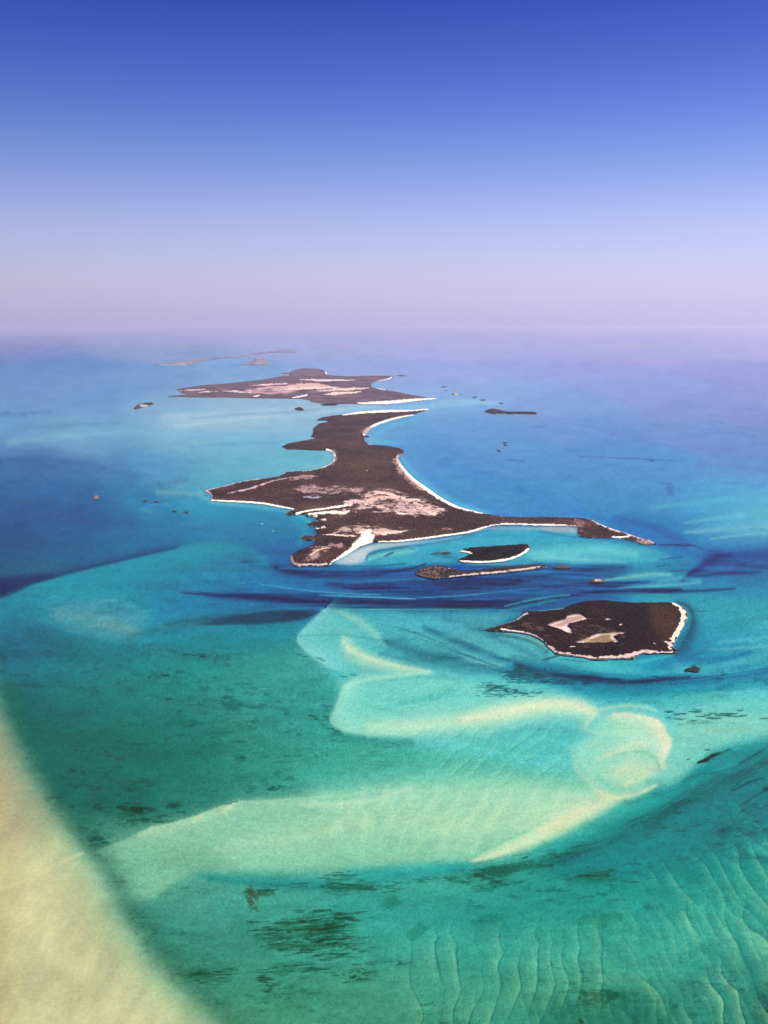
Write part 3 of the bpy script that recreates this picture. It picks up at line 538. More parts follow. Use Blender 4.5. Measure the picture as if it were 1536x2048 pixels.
    # weed lines on the apron
    for (x,y,l,w) in [(1330,1424,16,1.8),(1346,1429,14,1.6),(1362,1428,10,1.2),(1378,1424,26,1.7),(1385,1420,18,1.2),(1408,1430,14,1.4),(1412,1436,30,1.8),(1430,1430,30,1.6),(1440,1427,34,1.4),(1452,1432,30,1.4),
                      (1474,1420,12,1.3),(1480,1430,14,1.5),(1330,1436,10,1),(1348,1438,22,1),(1378,1440,20,1),(1520,1436,20,1.2),(1560,1432,30,1.2),(1390,1433,20,1.2),(1416,1426,18,1.2)]:
        S([(x,y,w*.6),(x+l*.5,y+1,w),(x+l,y-1+l*.05,w*.6)], (14,62,56), .9, warp=3, sm=1)
    Wd(1400,1446,80,8, (70,130,110), .5, .46, 0, 8)
    # channel south of the near island
    P([(1000,1330),(1060,1322),(1110,1322),(1160,1340),(1230,1352),(1300,1352),(1400,1345),(1540,1322),(1640,1310),(1640,1360),(1540,1362),(1420,1375),(1280,1385),(1150,1382),(1060,1360),(1010,1350)], (20,108,142), .75, f=8, warp=5)
    S([(1040,1330,6),(1090,1345,9),(1140,1352,7),(1200,1358,6)], (16,66,88), .75, warp=6, grain=.5)
    S([(1110,1350,3),(1180,1360,5),(1260,1366,5),(1330,1360,4),(1380,1354,2)], (6,44,84), .75, warp=3, grain=.35)
    S([(1160,1352,2),(1200,1358,2),(1240,1358,1.6)], (4,34,66), .85, grain=.3)
    S([(1240,1366,1.6),(1300,1362,2.2),(1350,1356,1.6)], (4,36,74), .8, grain=.3)
    S([(1340,1362,1.2),(1430,1352,1.8),(1540,1336,2)], (10,60,105), .7, grain=.4)
    S([(1300,1372,1.5),(1400,1362,2),(1540,1345,2)], (20,92,130), .6, grain=.4)
    S([(1200,1380,5),(1300,1385,6),(1400,1380,6),(1540,1370,6)], (24,132,150), .55)
    S([(1130,1318,4),(1180,1326,5),(1260,1326,5),(1320,1316,4),(1350,1310,3)], (70,178,182), .7)
    S([(1170,1334,3),(1260,1344,5),(1340,1345,5),(1420,1336,4)], (60,168,178), .7)
    S([(1350,1330,6),(1400,1345,6),(1470,1345,6),(1540,1330,7)], (70,168,180), .6)
    S([(1360,1310,8),(1400,1322,9),(1450,1318,6),(1500,1305,4)], (14,104,155), .6)
    S([(1385,1250,7),(1380,1275,9),(1372,1298,10),(1360,1318,7)], (22,110,155), .7, warp=3)
    R([(1356,1204,3,6),(1380,1216,3,8),(1388,1238,3,8),(1380,1262,3,10),(1368,1288,3,12),(1352,1308,3,10)], (18,78,104), .6, warp=4, grain=.3, p=1.3)
    R([(1356,1204,8,3),(1380,1216,9,3),(1388,1238,10,3),(1380,1262,12,3),(1368,1288,12,3),(1352,1308,8,3)], (18,78,104), .6, warp=4, grain=.3, p=1.3)
    S([(1420,1300,3),(1480,1296,4),(1560,1290,5)], (110,190,190), .5); S([(1440,1285,4),(1500,1278,5),(1580,1275,5)], (95,182,188), .5)
    S([(1380,1340,3),(1400,1339,3)], (10,60,84), .6, warp=3)
    # water hugging the near island's shore
    S([(1000,1268,3),(1050,1278,3.4),(1078,1290,3),(1094,1304,3)], (40,92,102), .65, grain=.3)
    S([(1004,1266,1.5),(1048,1272,2.5),(1074,1282,3),(1088,1296,3.4)], (150,165,160), .5)
    S([(970,1262,3),(1000,1270,3),(960,1258,5)], (30,110,125), .5)
    S([(1050,1226,2),(1090,1221,2),(1120,1217,2)], (130,195,190), .55)
    S([(1000,1232,8),(960,1236,8),(920,1232,8)], (72,160,165), .5)
    S([(1086,1320,1.5),(1100,1316,2),(1120,1310,1.5)], (14,56,70), .7, grain=.3)
    S([(1120,1318,1),(1150,1322,1.3),(1175,1324,1)], (20,80,90), .6, grain=.3)
    # seagrass net west of that channel
    Wd(1040,1352,52,20, (10,58,62), .4, .40, .05, 2, 16, 3)
    S([(945,1376,1),(980,1374,1.2),(1010,1378,1)], (20,90,90), .6, grain=.5); S([(1032,1328,5),(1042,1336,5)], (14,66,78), .7, warp=4, grain=.4)
    for (x,y,l) in [(594,1308,10),(604,1312,12),(632,1316,12),(642,1320,8),(680,1352,16),(700,1349,14),(618,1420,8),(616,1430,14),(630,1438,8),(640,1410,14),(650,1412,12),(640,1448,12),(652,1456,16),(668,1462,14),(660,1480,16),(678,1482,14)]:
        S([(x,y,.8),(x+l*.5,y+1,1.4),(x+l,y+l*.12,.8)], (20,92,86), .75, sm=1)
    S([(616,1431,1.6),(632,1434,1.6)], (60,74,40), .7); S([(646,1433,1.6),(656,1434,1.6)], (10,60,50), .8)
    S([(640,1452,5),(680,1474,7),(740,1484,7),(820,1484,6)], (42,132,118), .55, warp=3, grain=.3)
    # outliers of weed on the western flats
    for (x,y,l,w) in [(366,1309,14,1.3),(384,1311,8,1),(396,1309,12,1.2),(400,1313,10,1.4),(296,1354,7,1.5),(324,1351,14,1.6),(332,1398,12,1.6),(122,1556,8,1.6),(142,1542,9,2.4),(138,1548,6,1),(345,1354,10,.8),(480,1515,12,2)]:
        S([(x,y,w*.7),(x+l*.5,y,w),(x+l,y,w*.6)], (8,46,52), .9, sm=1)
    Wd(480,1412,60,22, (24,84,80), .5, .38, .1, 21, 30, 7)
    Wd(540,1390,90,30, (40,108,98), .4, .40, .0, 22, 30, 7)
    S([(300,1455,8),(380,1440,9),(480,1450,9)], (26,96,84), .3, warp=5, grain=.6)
    S([(120,1480,30),(260,1520,36),(420,1500,30)], (20,92,78), .35, warp=12)
    Wd(262,1618,48,15, (10,48,34), .4, .42, .05, 31, 18, 6)
    Wd(275,1620,14,7, (8,36,22), .8, .3, .1, 32, 10, 5)
    Wd(345,1612,24,9, (12,66,54), .7, .42, 0, 33); Wd(545,1576,16,7, (12,76,66), .75, .36, 0, 34, 10, 4); Wd(500,1578,16,9, (18,88,76), .5, .40, 0, 35)
    Wd(270,1570,50,22, (14,72,58), .4, .44, 0, 36, 30, 9); Wd(190,1680,34,12, (14,66,56), .7, .42, 0, 37, 12, 4); Wd(420,1590,60,24, (24,90,76), .35, .46, 0, 38)
    Wd(300,1640,50,8, (14,66,50), .6, .44, 0, 39)
    for (x,y) in [(286,1640),(304,1634),(318,1632),(460,1604),(448,1608),(355,1625)]:
        S([(x,y,1),(x+14,y-1,1.5)], (10,62,52), .7, sm=0)
    # foreground weed beds
    D = c.dashes
    S([(420,1758,6),(500,1766,8),(600,1771,9),(680,1778,8)], (26,116,110), .6, warp=6, grain=.4, hard=1.5)
    for q in [(690,1770,80,20,70,26,1.5,(20,62,40),0,1),(540,1776,60,12,30,20,1.4,(22,74,58),0,2),(800,1768,90,14,34,22,1.2,(22,84,68),0,3),(900,1760,60,12,18,18,1.1,(20,84,66),0,4),
              (575,1838,110,14,60,26,1.5,(20,58,34),-.03,5),(610,1868,110,44,190,24,1.7,(18,50,24),-.07,6),(600,1880,80,26,90,22,1.8,(16,38,14),-.07,7),(640,1905,60,14,36,20,1.6,(18,50,24),-.1,8),
              (560,1940,130,14,50,26,1.3,(24,70,42),-.05,9),(385,1950,66,18,70,22,1.6,(20,52,22),0,10),(520,1962,34,16,40,16,1.7,(20,50,22),0,11),(720,1950,34,10,26,18,1.6,(18,56,32),-.12,12),
              (650,1930,110,16,50,24,1.3,(20,64,44),-.06,13),(1000,1742,100,20,110,34,1.5,(14,68,50),-.12,14),(1180,1756,56,12,50,26,1.6,(14,66,46),-.08,15),(1100,1722,110,24,60,36,1.4,(22,88,66),-.2,16),
              (1000,1765,90,10,30,30,1.2,(20,88,70),-.08,17),(262,1618,50,13,50,16,1.6,(14,52,36),.05,18),(345,1610,26,8,18,14,1.4,(14,66,54),0,19),(545,1576,16,6,12,10,1.5,(14,74,64),0,20),
              (270,1572,50,20,26,24,1.3,(18,80,64),0,21),(190,1680,34,10,24,14,1.5,(16,68,56),0,22),(1040,1350,70,18,90,18,1.3,(12,60,66),0,23),(1015,1382,75,16,110,14,1.1,(16,80,82),0,24),(1035,1388,50,12,60,12,1.1,(18,70,72),.05,25),(1100,1362,70,10,50,22,1.2,(12,60,72),.05,26),(1250,1362,120,7,60,28,1.2,(8,52,82),-.02,27)]:
        D(*q[:7], q[7], q[8], seed=q[9])
    Wd(610,1868,120,44, (36,100,72), .5, .38, -.06, 48, 26, 7); Wd(385,1948,60,18, (34,98,66), .4, .36, 0, 51, 26, 8); Wd(690,1772,70,18, (28,96,74), .5, .38, 0, 41, 26, 6)
    Wd(1000,1745,100,24, (26,104,84), .45, .36, -.1, 61, 40, 7); Wd(1180,1758,54,15, (26,100,80), .4, .34, -.06, 62, 30, 7)
    Wd(507,1797,17,24, (58,74,40), .7, .32, .35, 44, 10, 9); Wd(500,1786,9,8, (66,66,36), .6, .3, 0, 45, 7, 6); Wd(530,1783,26,9, (34,70,44), .7, .40, 0, 46)
    S([(622,1884,1),(640,1883,2.2),(650,1880,1)], (10,30,8), .95, sm=1); S([(618,1862,1),(650,1858,2),(690,1852,1)], (12,36,12), .9, sm=1); S([(495,1862,1),(515,1860,1.6)], (12,50,30), .9, sm=1)
    Wd(780,1805,24,14, (26,104,84), .4, .3, -.2, 57, 20, 10); Wd(835,1860,30,22, (22,98,78), .4, .34, -.3, 58, 20, 12)
    Wd(1200,1838,50,22, (24,104,78), .4, .32, -.1, 64, 30, 9); Wd(1140,1800,70,18, (24,108,94), .35, .42, 0, 65); Wd(980,1840,40,16, (26,106,86), .35, .36, 0, 66)
    S([(1044,1717,1.2),(1054,1714,1.6)], (8,40,30), .9)
    P([(1060,2048),(1080,2010),(1130,1998),(1180,1995),(1220,1985),(1260,1975),(1290,1990),(1330,2005),(1360,2030),(1380,2060),(1400,2300),(1040,2300)], (28,104,80), .7, f=16, warp=30, grain=.6)
    Wd(1200,1995,60,16, (12,64,40), .6, .38, 0, 68, 20, 8)
    S([(1157,1996,2),(1161,1997,2)], (12,48,20), .9); S([(1158,2040,2.5),(1166,2046,3)], (10,40,18), .8)
    P([(1500,1985),(1545,1975),(1640,1970),(1640,2100),(1520,2100)], (6,66,58), .6, f=14, warp=8)

def sand_waves(c):
    """Trains of underwater sand waves: a gentle back painted lit, a short steep front painted shaded, crests that curve and die out."""
    w = c.win([(560,1440),(1960,2320)], 0)
    X, Y = c.X[w], c.Y[w]; C = c.C[w]; H = c.H[w]
    def train(ux, uy, lam, wa, ws, mask, seed, dark, lite, lob=0.0):
        n_ = (fbm(X / ws, Y / (ws * 1.1), 3, seed) - .5); v = (-uy * X + ux * Y)
        cusp = np.abs(np.sin(v / (lam * 1.25) + 5 * (fbm(X / 140, Y / 140, 2, seed + 9) - .5))) * lob
        ph = (ux * X + uy * Y) / lam + n_ * wa + cusp
        k = np.floor(ph); fr = ph - k
        life = np.clip((vnoise(k * 7.3 + seed, v / (lam * 2.4) + k * 3.1, seed) - .22) * 3, 0, 1) * mask      # each crest fades in and out along its length
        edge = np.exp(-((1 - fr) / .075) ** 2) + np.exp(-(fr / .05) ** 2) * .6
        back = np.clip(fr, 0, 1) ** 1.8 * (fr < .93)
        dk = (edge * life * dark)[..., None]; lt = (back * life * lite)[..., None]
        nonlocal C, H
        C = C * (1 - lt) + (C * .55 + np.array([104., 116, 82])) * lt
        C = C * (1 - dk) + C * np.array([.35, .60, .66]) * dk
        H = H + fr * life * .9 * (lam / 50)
    sm_ = lambda a, b, v: np.clip((v - a) / (b - a), 0, 1)
    big = sm_(1780, 1900, Y) * sm_(1150, 1300, X) * (1 - .0 * X)
    mid = sm_(1820, 1920, Y) * sm_(760, 880, X) * (1 - sm_(1180, 1300, X))
    up = sm_(1700, 1760, Y + .25 * (X - 1300)) * sm_(1180, 1330, X) * (1 - sm_(1830, 1900, Y))
    east = sm_(1560, 1640, Y) * sm_(1380, 1440, X) * (1 - sm_(1720, 1800, Y))
    flat = sm_(1440, 1470, Y) * (1 - sm_(1540, 1580, Y)) * sm_(820, 900, X) * (1 - sm_(1120, 1160, X))
    sheet = sm_(1590, 1610, Y) * (1 - sm_(1690, 1725, Y)) * sm_(620, 700, X) * (1 - sm_(1080, 1150, X))
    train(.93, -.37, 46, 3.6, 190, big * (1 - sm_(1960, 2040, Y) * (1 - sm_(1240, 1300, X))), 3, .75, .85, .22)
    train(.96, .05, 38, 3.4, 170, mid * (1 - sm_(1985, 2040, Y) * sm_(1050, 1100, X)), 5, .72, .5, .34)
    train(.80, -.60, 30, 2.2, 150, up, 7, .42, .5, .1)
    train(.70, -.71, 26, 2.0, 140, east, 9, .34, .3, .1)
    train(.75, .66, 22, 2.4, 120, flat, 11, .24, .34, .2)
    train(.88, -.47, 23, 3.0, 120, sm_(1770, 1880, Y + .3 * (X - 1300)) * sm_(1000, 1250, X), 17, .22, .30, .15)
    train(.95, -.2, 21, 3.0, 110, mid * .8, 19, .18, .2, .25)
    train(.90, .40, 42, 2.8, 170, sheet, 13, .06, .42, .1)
    c.C[w] = C; c.H[w] = H

def window_reflection(c):
    """The broad cream aircraft-window reflection painted over the south-west corner."""
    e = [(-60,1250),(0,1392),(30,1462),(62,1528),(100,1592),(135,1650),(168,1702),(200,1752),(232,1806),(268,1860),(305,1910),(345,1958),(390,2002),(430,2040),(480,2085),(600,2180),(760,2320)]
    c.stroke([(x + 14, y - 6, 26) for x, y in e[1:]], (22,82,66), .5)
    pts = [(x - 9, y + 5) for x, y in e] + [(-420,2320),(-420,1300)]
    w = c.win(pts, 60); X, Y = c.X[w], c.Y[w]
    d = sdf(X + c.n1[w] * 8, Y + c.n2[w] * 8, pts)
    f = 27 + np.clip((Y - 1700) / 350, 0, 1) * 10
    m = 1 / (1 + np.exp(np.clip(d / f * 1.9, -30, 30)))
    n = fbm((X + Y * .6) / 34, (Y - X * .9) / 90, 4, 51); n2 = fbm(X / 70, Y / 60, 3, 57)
    up = np.clip((1700 - (Y + (X * .42))) / 60 + .55, 0, 1)[..., None]         # upper part of the reflection is greyer than the lower
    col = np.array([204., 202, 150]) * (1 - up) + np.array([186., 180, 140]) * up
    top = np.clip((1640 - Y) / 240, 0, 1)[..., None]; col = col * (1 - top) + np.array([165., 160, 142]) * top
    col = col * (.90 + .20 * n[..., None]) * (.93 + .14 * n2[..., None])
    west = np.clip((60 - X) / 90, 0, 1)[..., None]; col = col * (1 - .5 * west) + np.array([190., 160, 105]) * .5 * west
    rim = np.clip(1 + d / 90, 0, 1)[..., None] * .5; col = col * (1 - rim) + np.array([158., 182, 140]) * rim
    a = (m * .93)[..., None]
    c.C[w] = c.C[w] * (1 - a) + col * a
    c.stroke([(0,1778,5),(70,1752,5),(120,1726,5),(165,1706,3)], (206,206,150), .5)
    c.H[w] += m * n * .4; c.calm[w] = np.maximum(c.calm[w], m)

CH = Chart(-420, 1960, 653, 2320, 2)
paint_bank(CH); sand_waves(CH); window_reflection(CH)
rg = np.random.default_rng(5)
# the tidal channel is combed by the current
ch = np.clip((CH.Y - 1105) / 25, 0, 1) * np.clip((1228 - CH.Y) / 8, 0, 1) * np.clip((CH.X - 360) / 120, 0, 1)
v_ = CH.Y - .00006 * (CH.X - 800) ** 2
comb = fbm(CH.X / 120 + 3, v_ / 4.2, 4, 97) - .5 + .6 * (fbm(CH.X / 40, v_ / 2.4, 3, 99) - .5)
dk_ = np.clip((120 - CH.C.mean(-1)) / 60, 0, 1) * ch
CH.C = CH.C * (1 + (comb * .75 * dk_)[..., None]) + (np.clip(comb, 0, 1) * dk_)[..., None] * np.array([20., 48, 42])
# everywhere: mottled sand and weed, banks pale and clean, deeps patchy
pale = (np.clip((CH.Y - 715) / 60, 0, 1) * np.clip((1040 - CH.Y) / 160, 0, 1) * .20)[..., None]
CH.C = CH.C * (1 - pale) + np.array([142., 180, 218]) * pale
near_ = np.clip((CH.Y - 700) / 500, .35, 1)
mid_ = np.clip((190 - CH.C.mean(-1)) / 90, .25, 1)
flow = fbm(CH.X / 70 + CH.n1 * 2.5, CH.Y / 15 + CH.n2 * 3, 5, 87) - .5
tex = (CH.fine - .5) * 14 + (fbm(CH.X / 9, CH.Y / 3.6, 3, 83) - .5) * 8 * near_ + flow * 26 * mid_ * near_ + rg.normal(0, 6.0, CH.X.shape) * near_
spots = np.clip((fbm(CH.X / 24, CH.Y / 6, 4, 103) - .64) / .06, 0, 1) * np.clip((fbm(CH.X / 200, CH.Y / 110, 2, 107) - .42) * 6, 0, 1) * np.clip((CH.Y - 1230) / 120, 0, 1) * mid_ * (CH.C[..., 0] < 100)
tex = tex - spots * 20
tex = tex * (1 - .55 * CH.calm) * (1 - .35 * np.clip((CH.C.mean(-1) - 140) / 40, 0, 1))
hue = (fbm(CH.X / 120, CH.Y / 60, 3, 89) - .5) * 10 * (1 - .7 * CH.calm)
CH.C = CH.C * (1 + tex[..., None] / 150) + tex[..., None] * .25 + rg.normal(0, 3.4, CH.C.shape) * near_[..., None]
CH.C[..., 0] += hue * .6; CH.C[..., 2] -= hue * .5
vivid = (np.clip((CH.Y - 1180) / 200, 0, 1) * (1 - CH.calm))[..., None]
CH.C = CH.C + vivid * (np.array([2., 8, 11]) + .04 * CH.C * np.clip((CH.C.mean(-1, keepdims=True) - 90) / 60, 0, 1))
CH.C = CH.C + (CH.calm[..., None] * np.array([8., 6, 8]))
CH.C = np.clip(CH.C, 0, 255)

# ---------------------------------------------------------------- helpers
def tag(o, label=None, cat=None, group=None, kind=None):
    if label: o['label'] = label
    if cat: o['category'] = cat
    if group: o['group'] = group
    if kind: o['kind'] = kind
    return o
def empty(name, loc):
    o = bpy.data.objects.new(name, None); o.location = loc; o.empty_display_size = 20; col.objects.link(o); return o
def mesh_obj(name, V, faces, mat, parent=None, colors=None, smooth=True, extra=None):
    """V (n,3) world coordinates; faces (m,3 or 4) ints."""
    V = np.asarray(V, np.float64)
    if parent is not None: V = V - np.array(parent.location)
    me = bpy.data.meshes.new(name); faces = np.asarray(faces, np.int32); m, k = faces.shape
    me.vertices.add(len(V)); me.vertices.foreach_set('co', V.astype(np.float32).ravel())
    me.loops.add(m * k); me.loops.foreach_set('vertex_index', faces.ravel())
    me.polygons.add(m); me.polygons.foreach_set('loop_start', np.arange(0, m * k, k, dtype=np.int32))
    me.polygons.foreach_set('loop_total', np.full(m, k, np.int32))
    me.polygons.foreach_set('use_smooth', np.full(m, smooth, bool))
    me.update(calc_edges=True)
    if colors is not None:
        a = me.color_attributes.new('Col', 'FLOAT_COLOR', 'POINT')
        c4 = np.ones((len(V), 4), np.float32); c4[:, :3] = colors; a.data.foreach_set('color', c4.ravel())
    me.materials.append(mat)
    o = bpy.data.objects.new(name, me); col.objects.link(o)
    if parent is not None: o.parent = parent
    return o
def grid_faces(mask):
    h, w = mask.shape[0] + 1, mask.shape[1] + 1
    idx = np.arange(h * w).reshape(h, w)
    f = np.stack([idx[1:, :-1], idx[1:, 1:], idx[:-1, 1:], idx[:-1, :-1]], -1)
    return f[mask]
def grid_part(name, XYZ, mask, mat, parent=None, colors=None):
    f = grid_faces(mask)
    if len(f) == 0: return None
    u, inv = np.unique(f.ravel(), return_inverse=True)
    V = XYZ.reshape(-1, 3)[u]; C = colors.reshape(-1, 3)[u] if colors is not None else None
    return mesh_obj(name, V, inv.reshape(-1, 4), mat, parent, C)

def patches(mask):
    """Label the connected patches of a cell mask (8 neighbours)."""
    lab = np.where(mask, np.arange(1, mask.size + 1).reshape(mask.shape), 0)
    if not mask.any(): return lab
    while True:
        p = np.pad(lab, 1); m = lab
        for a in range(3):
            for b in range(3): m = np.maximum(m, p[a:a + lab.shape[0], b:b + lab.shape[1]])
        m = np.where(mask, m, 0)
        flat = np.concatenate([[0], m.ravel()])
        for _ in range(3): m = np.maximum(m, np.where(mask, flat[m], 0)); flat = np.concatenate([[0], m.ravel()])
        if (m == lab).all(): return lab
        lab = m

def make_mat(name, rough=0.9, grain=0.0, scale=0.1, bump=0.0, bscale=0.2, base=None, spec=0.2):
    m = bpy.data.materials.new(name); m.use_nodes = True; n = m.node_tree.nodes; l = m.node_tree.links
    b = n['Principled BSDF']; b.inputs['Roughness'].default_value = rough; b.inputs['Specular IOR Level'].default_value = spec
    geo = n.new('ShaderNodeNewGeometry')
    if base is None:
        a = n.new('ShaderNodeAttribute'); a.attribute_name = 'Col'; src = a.outputs['Color']
    else:
        a = n.new('ShaderNodeRGB'); a.outputs[0].default_value = (*base, 1); src = a.outputs[0]
    if grain:
        t = n.new('ShaderNodeTexNoise'); t.inputs['Scale'].default_value = scale; t.inputs['Detail'].default_value = 5; t.inputs['Roughness'].default_value = .65
        l.new(geo.outputs['Position'], t.inputs['Vector'])
        r = n.new('ShaderNodeMapRange'); r.inputs['From Min'].default_value = .25; r.inputs['From Max'].default_value = .75
        r.inputs['To Min'].default_value = 1 - grain; r.inputs['To Max'].default_value = 1 + grain; l.new(t.outputs['Fac'], r.inputs['Value'])
        s = n.new('ShaderNodeVectorMath'); s.operation = 'SCALE'; l.new(src, s.inputs[0]); l.new(r.outputs[0], s.inputs['Scale']); src = s.outputs[0]
    l.new(src, b.inputs['Base Color'])
    if bump:
        t2 = n.new('ShaderNodeTexNoise'); t2.inputs['Scale'].default_value = bscale; t2.inputs['Detail'].default_value = 4; l.new(geo.outputs['Position'], t2.inputs['Vector'])
        bp = n.new('ShaderNodeBump'); bp.inputs['Distance'].default_value = bump; l.new(t2.outputs['Fac'], bp.inputs['Height']); l.new(bp.outputs[0], b.inputs['Normal'])
    return m

# ---------------------------------------------------------------- sea floor and sea
def box_blur(a, k):
    for ax in (0, 1):
        p = np.concatenate([np.repeat(np.take(a, [0], ax), k, ax), a, np.repeat(np.take(a, [-1], ax), k, ax)], ax)
        c = np.cumsum(p, ax); c = np.concatenate([np.zeros_like(np.take(c, [0], ax)), c], ax)
        n = 2 * k + 1
        a = (np.take(c, range(n, c.shape[ax]), ax) - np.take(c, range(0, c.shape[ax] - n), ax)) / n
    return a
CAL_Y = [653, 656, 660, 665, 670, 680, 690, 700, 715, 730, 750, 775, 800, 830, 860, 900, 950, 1000, 1060, 1120, 1200, 1300, 1400, 1500, 1650, 1800, 1950, 2044, 2320]
CAL_A = [(0.0418,0.0490,0.0281),(0.0918,0.0930,0.0851),(0.2010,0.1907,0.1957),(0.3393,0.3201,0.3397),(0.4639,0.4407,0.4673),(0.7113,0.6916,0.7396),(0.8366,0.8133,0.8688),(0.9691,0.9431,0.9994),(1.0680,1.0539,1.1008),(1.1823,1.1529,1.2103),(1.2672,1.2301,1.3003),(1.3450,1.3139,1.3988),(1.4051,1.3828,1.4671),(1.4649,1.4347,1.5269),(1.5173,1.4832,1.5823),(1.5683,1.5305,1.6322),(1.6189,1.5836,1.6876),(1.6614,1.6255,1.7318),(1.7006,1.6648,1.7734),(1.7277,1.6901,1.7989),(1.7641,1.7264,1.8368),(1.7899,1.7516,1.8639),(1.8062,1.7688,1.8836),(1.8207,1.7807,1.8957),(1.8431,1.8029,1.9211),(1.8562,1.8153,1.9330),(1.8634,1.8218,1.9421),(1.8667,1.8201,1.9302),(1.8667,1.8201,1.9302)]
CAL_B = [(0.5187,0.4764,0.7643),(0.5003,0.4616,0.7361),(0.4646,0.4312,0.6853),(0.4245,0.3971,0.6318),(0.3893,0.3659,0.5835),(0.3118,0.2933,0.4683),(0.2735,0.2580,0.4150),(0.2347,0.2231,0.3614),(0.2057,0.1957,0.3231),(0.1730,0.1691,0.2820),(0.1468,0.1454,0.2450),(0.1234,0.1211,0.2076),(0.1062,0.1020,0.1783),(0.0894,0.0877,0.1543),(0.0764,0.0757,0.1341),(0.0643,0.0646,0.1155),(0.0529,0.0523,0.0949),(0.0440,0.0433,0.0794),(0.0366,0.0358,0.0661),(0.0306,0.0301,0.0557),(0.0246,0.0242,0.0453),(0.0202,0.0197,0.0363),(0.0168,0.0162,0.0300),(0.0142,0.0137,0.0249),(0.0117,0.0112,0.0200),(0.0101,0.0096,0.0169),(0.0092,0.0087,0.0151),(0.0088,0.0084,0.0150),(0.0088,0.0084,0.0150)]

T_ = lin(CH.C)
YT = np.array(CAL_Y, float)
A_ = np.stack([np.interp(CH.Y[:, 0], YT, np.array(CAL_A)[:, k]) for k in range(3)], -1)[:, None, :]
B_ = np.stack([np.interp(CH.Y[:, 0], YT, np.array(CAL_B)[:, k]) for k in range(3)], -1)[:, None, :]
lack = np.clip(B_[..., 0] - T_[..., 0], 0, 1) * np.clip((CH.Y - 900) / 200, 0, 1); T_[..., 1] += lack * .45; T_[..., 2] += lack * .4      # the veil of air lifts red most
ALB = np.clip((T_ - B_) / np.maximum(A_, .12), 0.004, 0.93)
far_ = np.clip((CH.Y - 660) / 35, 0, 1)[..., None]; ALB = ALB * far_ + (1 - far_) * ALB[20:24].mean((0, 1))
lum = box_blur(box_blur(T_.mean(-1), 4), 3)
depth = 0.9 + 6.0 * (1 - np.clip(lum / 0.5, 0, 1)) - box_blur(CH.H, 1) * 0.8
depth = np.clip(depth, 0.45, 9.5)
GX, GY = ground(CH.X, CH.Y, 0.0); SX, SY = ground(CH.X, CH.Y, -depth)
XYZ = np.stack([SX, SY, -depth], -1)
bed_mat = make_mat('sea_floor_sand_and_grass', rough=1.0, grain=0.10, scale=0.16, spec=0.0)
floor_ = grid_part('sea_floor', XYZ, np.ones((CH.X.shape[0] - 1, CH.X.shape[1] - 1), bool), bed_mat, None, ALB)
tag(floor_, 'pale sand banks, dark seagrass beds and blue channels of the shallow sea floor', kind='structure')
# the bank goes on beyond what was surveyed closely: the same floor, coarser
mx_ = np.arange(-1600, 3161, 10.); my_ = CH.ys[0] + np.arange(0, 14 * 235, 14.)
MX, MY = np.meshgrid(mx_, my_)
ci = np.clip(((MX - CH.xs[0]) / 2).round().astype(int), 0, len(CH.xs) - 1); cj = np.clip(((MY - CH.ys[0]) / 2).round().astype(int), 0, len(CH.ys) - 1)
off = np.hypot(np.maximum(np.maximum(CH.xs[0] - MX, MX - CH.xs[-1]), 0), np.maximum(MY - CH.ys[-1], 0))
wx_ = (MX + (fbm(MX / 160, MY / 70, 3, 201) - .5) * np.minimum(off, 300) * 2.0); wy_ = MY + (fbm(MX / 160, MY / 70, 3, 203) - .5) * np.minimum(off, 300) * 1.2
refl = lambda v, a, b: np.where(v < a, 2 * a - v, np.where(v > b, 2 * b - v, v))          # carry the pattern on past the edge
ri = np.clip(((refl(wx_, CH.xs[0], CH.xs[-1]) - CH.xs[0]) / 2).round().astype(int), 0, len(CH.xs) - 1); rj = np.clip(((refl(wy_, CH.ys[0] - 1e5, CH.ys[-1]) - CH.ys[0]) / 2).round().astype(int), 0, len(CH.ys) - 1)
soft_alb = np.stack([box_blur(ALB[..., k], 5) for k in range(3)], -1)
MC = soft_alb[rj, ri]; MC[off <= 0] = ALB[cj, ci][off <= 0]
MD = depth[cj, ci]
mxw, myw = ground(MX, MY, -MD)
xc = (MX[:-1, :-1] + MX[1:, 1:]) / 2; yc = (MY[:-1, :-1] + MY[1:, 1:]) / 2
outside = (xc < CH.xs[0]) | (xc > CH.xs[-1]) | (yc > CH.ys[-1])
tag(grid_part('sea_floor', np.stack([mxw, myw, -MD], -1), outside, bed_mat, None, MC), 'outlying sea floor of the shallow bank', kind='structure')
R = 6.0e5
outer = mesh_obj('deep_sea_floor', [(-R, -R, -13), (R, -R, -13), (R, R, -13), (-R, R, -13)], [(0, 1, 2, 3)], make_mat('deep_floor', base=(.02, .12, .13), spec=0), None)
tag(outer, kind='structure')

wm = bpy.data.materials.new('sea_water'); wm.use_nodes = True; n = wm.node_tree.nodes; l = wm.node_tree.links; n.clear()
o_ = n.new('ShaderNodeOutputMaterial'); mx = n.new('ShaderNodeMixShader'); tr = n.new('ShaderNodeBsdfTransparent'); gl = n.new('ShaderNodeBsdfGlossy')
gl.inputs['Roughness'].default_value = 0.2; fr = n.new('ShaderNodeFresnel'); fr.inputs['IOR'].default_value = 1.33
mm = n.new('ShaderNodeMapRange'); mm.inputs['From Max'].default_value = 1.0; mm.inputs['To Max'].default_value = 0.24; l.new(fr.outputs[0], mm.inputs['Value'])
geo = n.new('ShaderNodeNewGeometry'); mp = n.new('ShaderNodeMapping'); mp.inputs['Scale'].default_value = (.10, .22, .1); mp.inputs['Rotation'].default_value = (0, 0, .3)
l.new(geo.outputs['Position'], mp.inputs['Vector'])
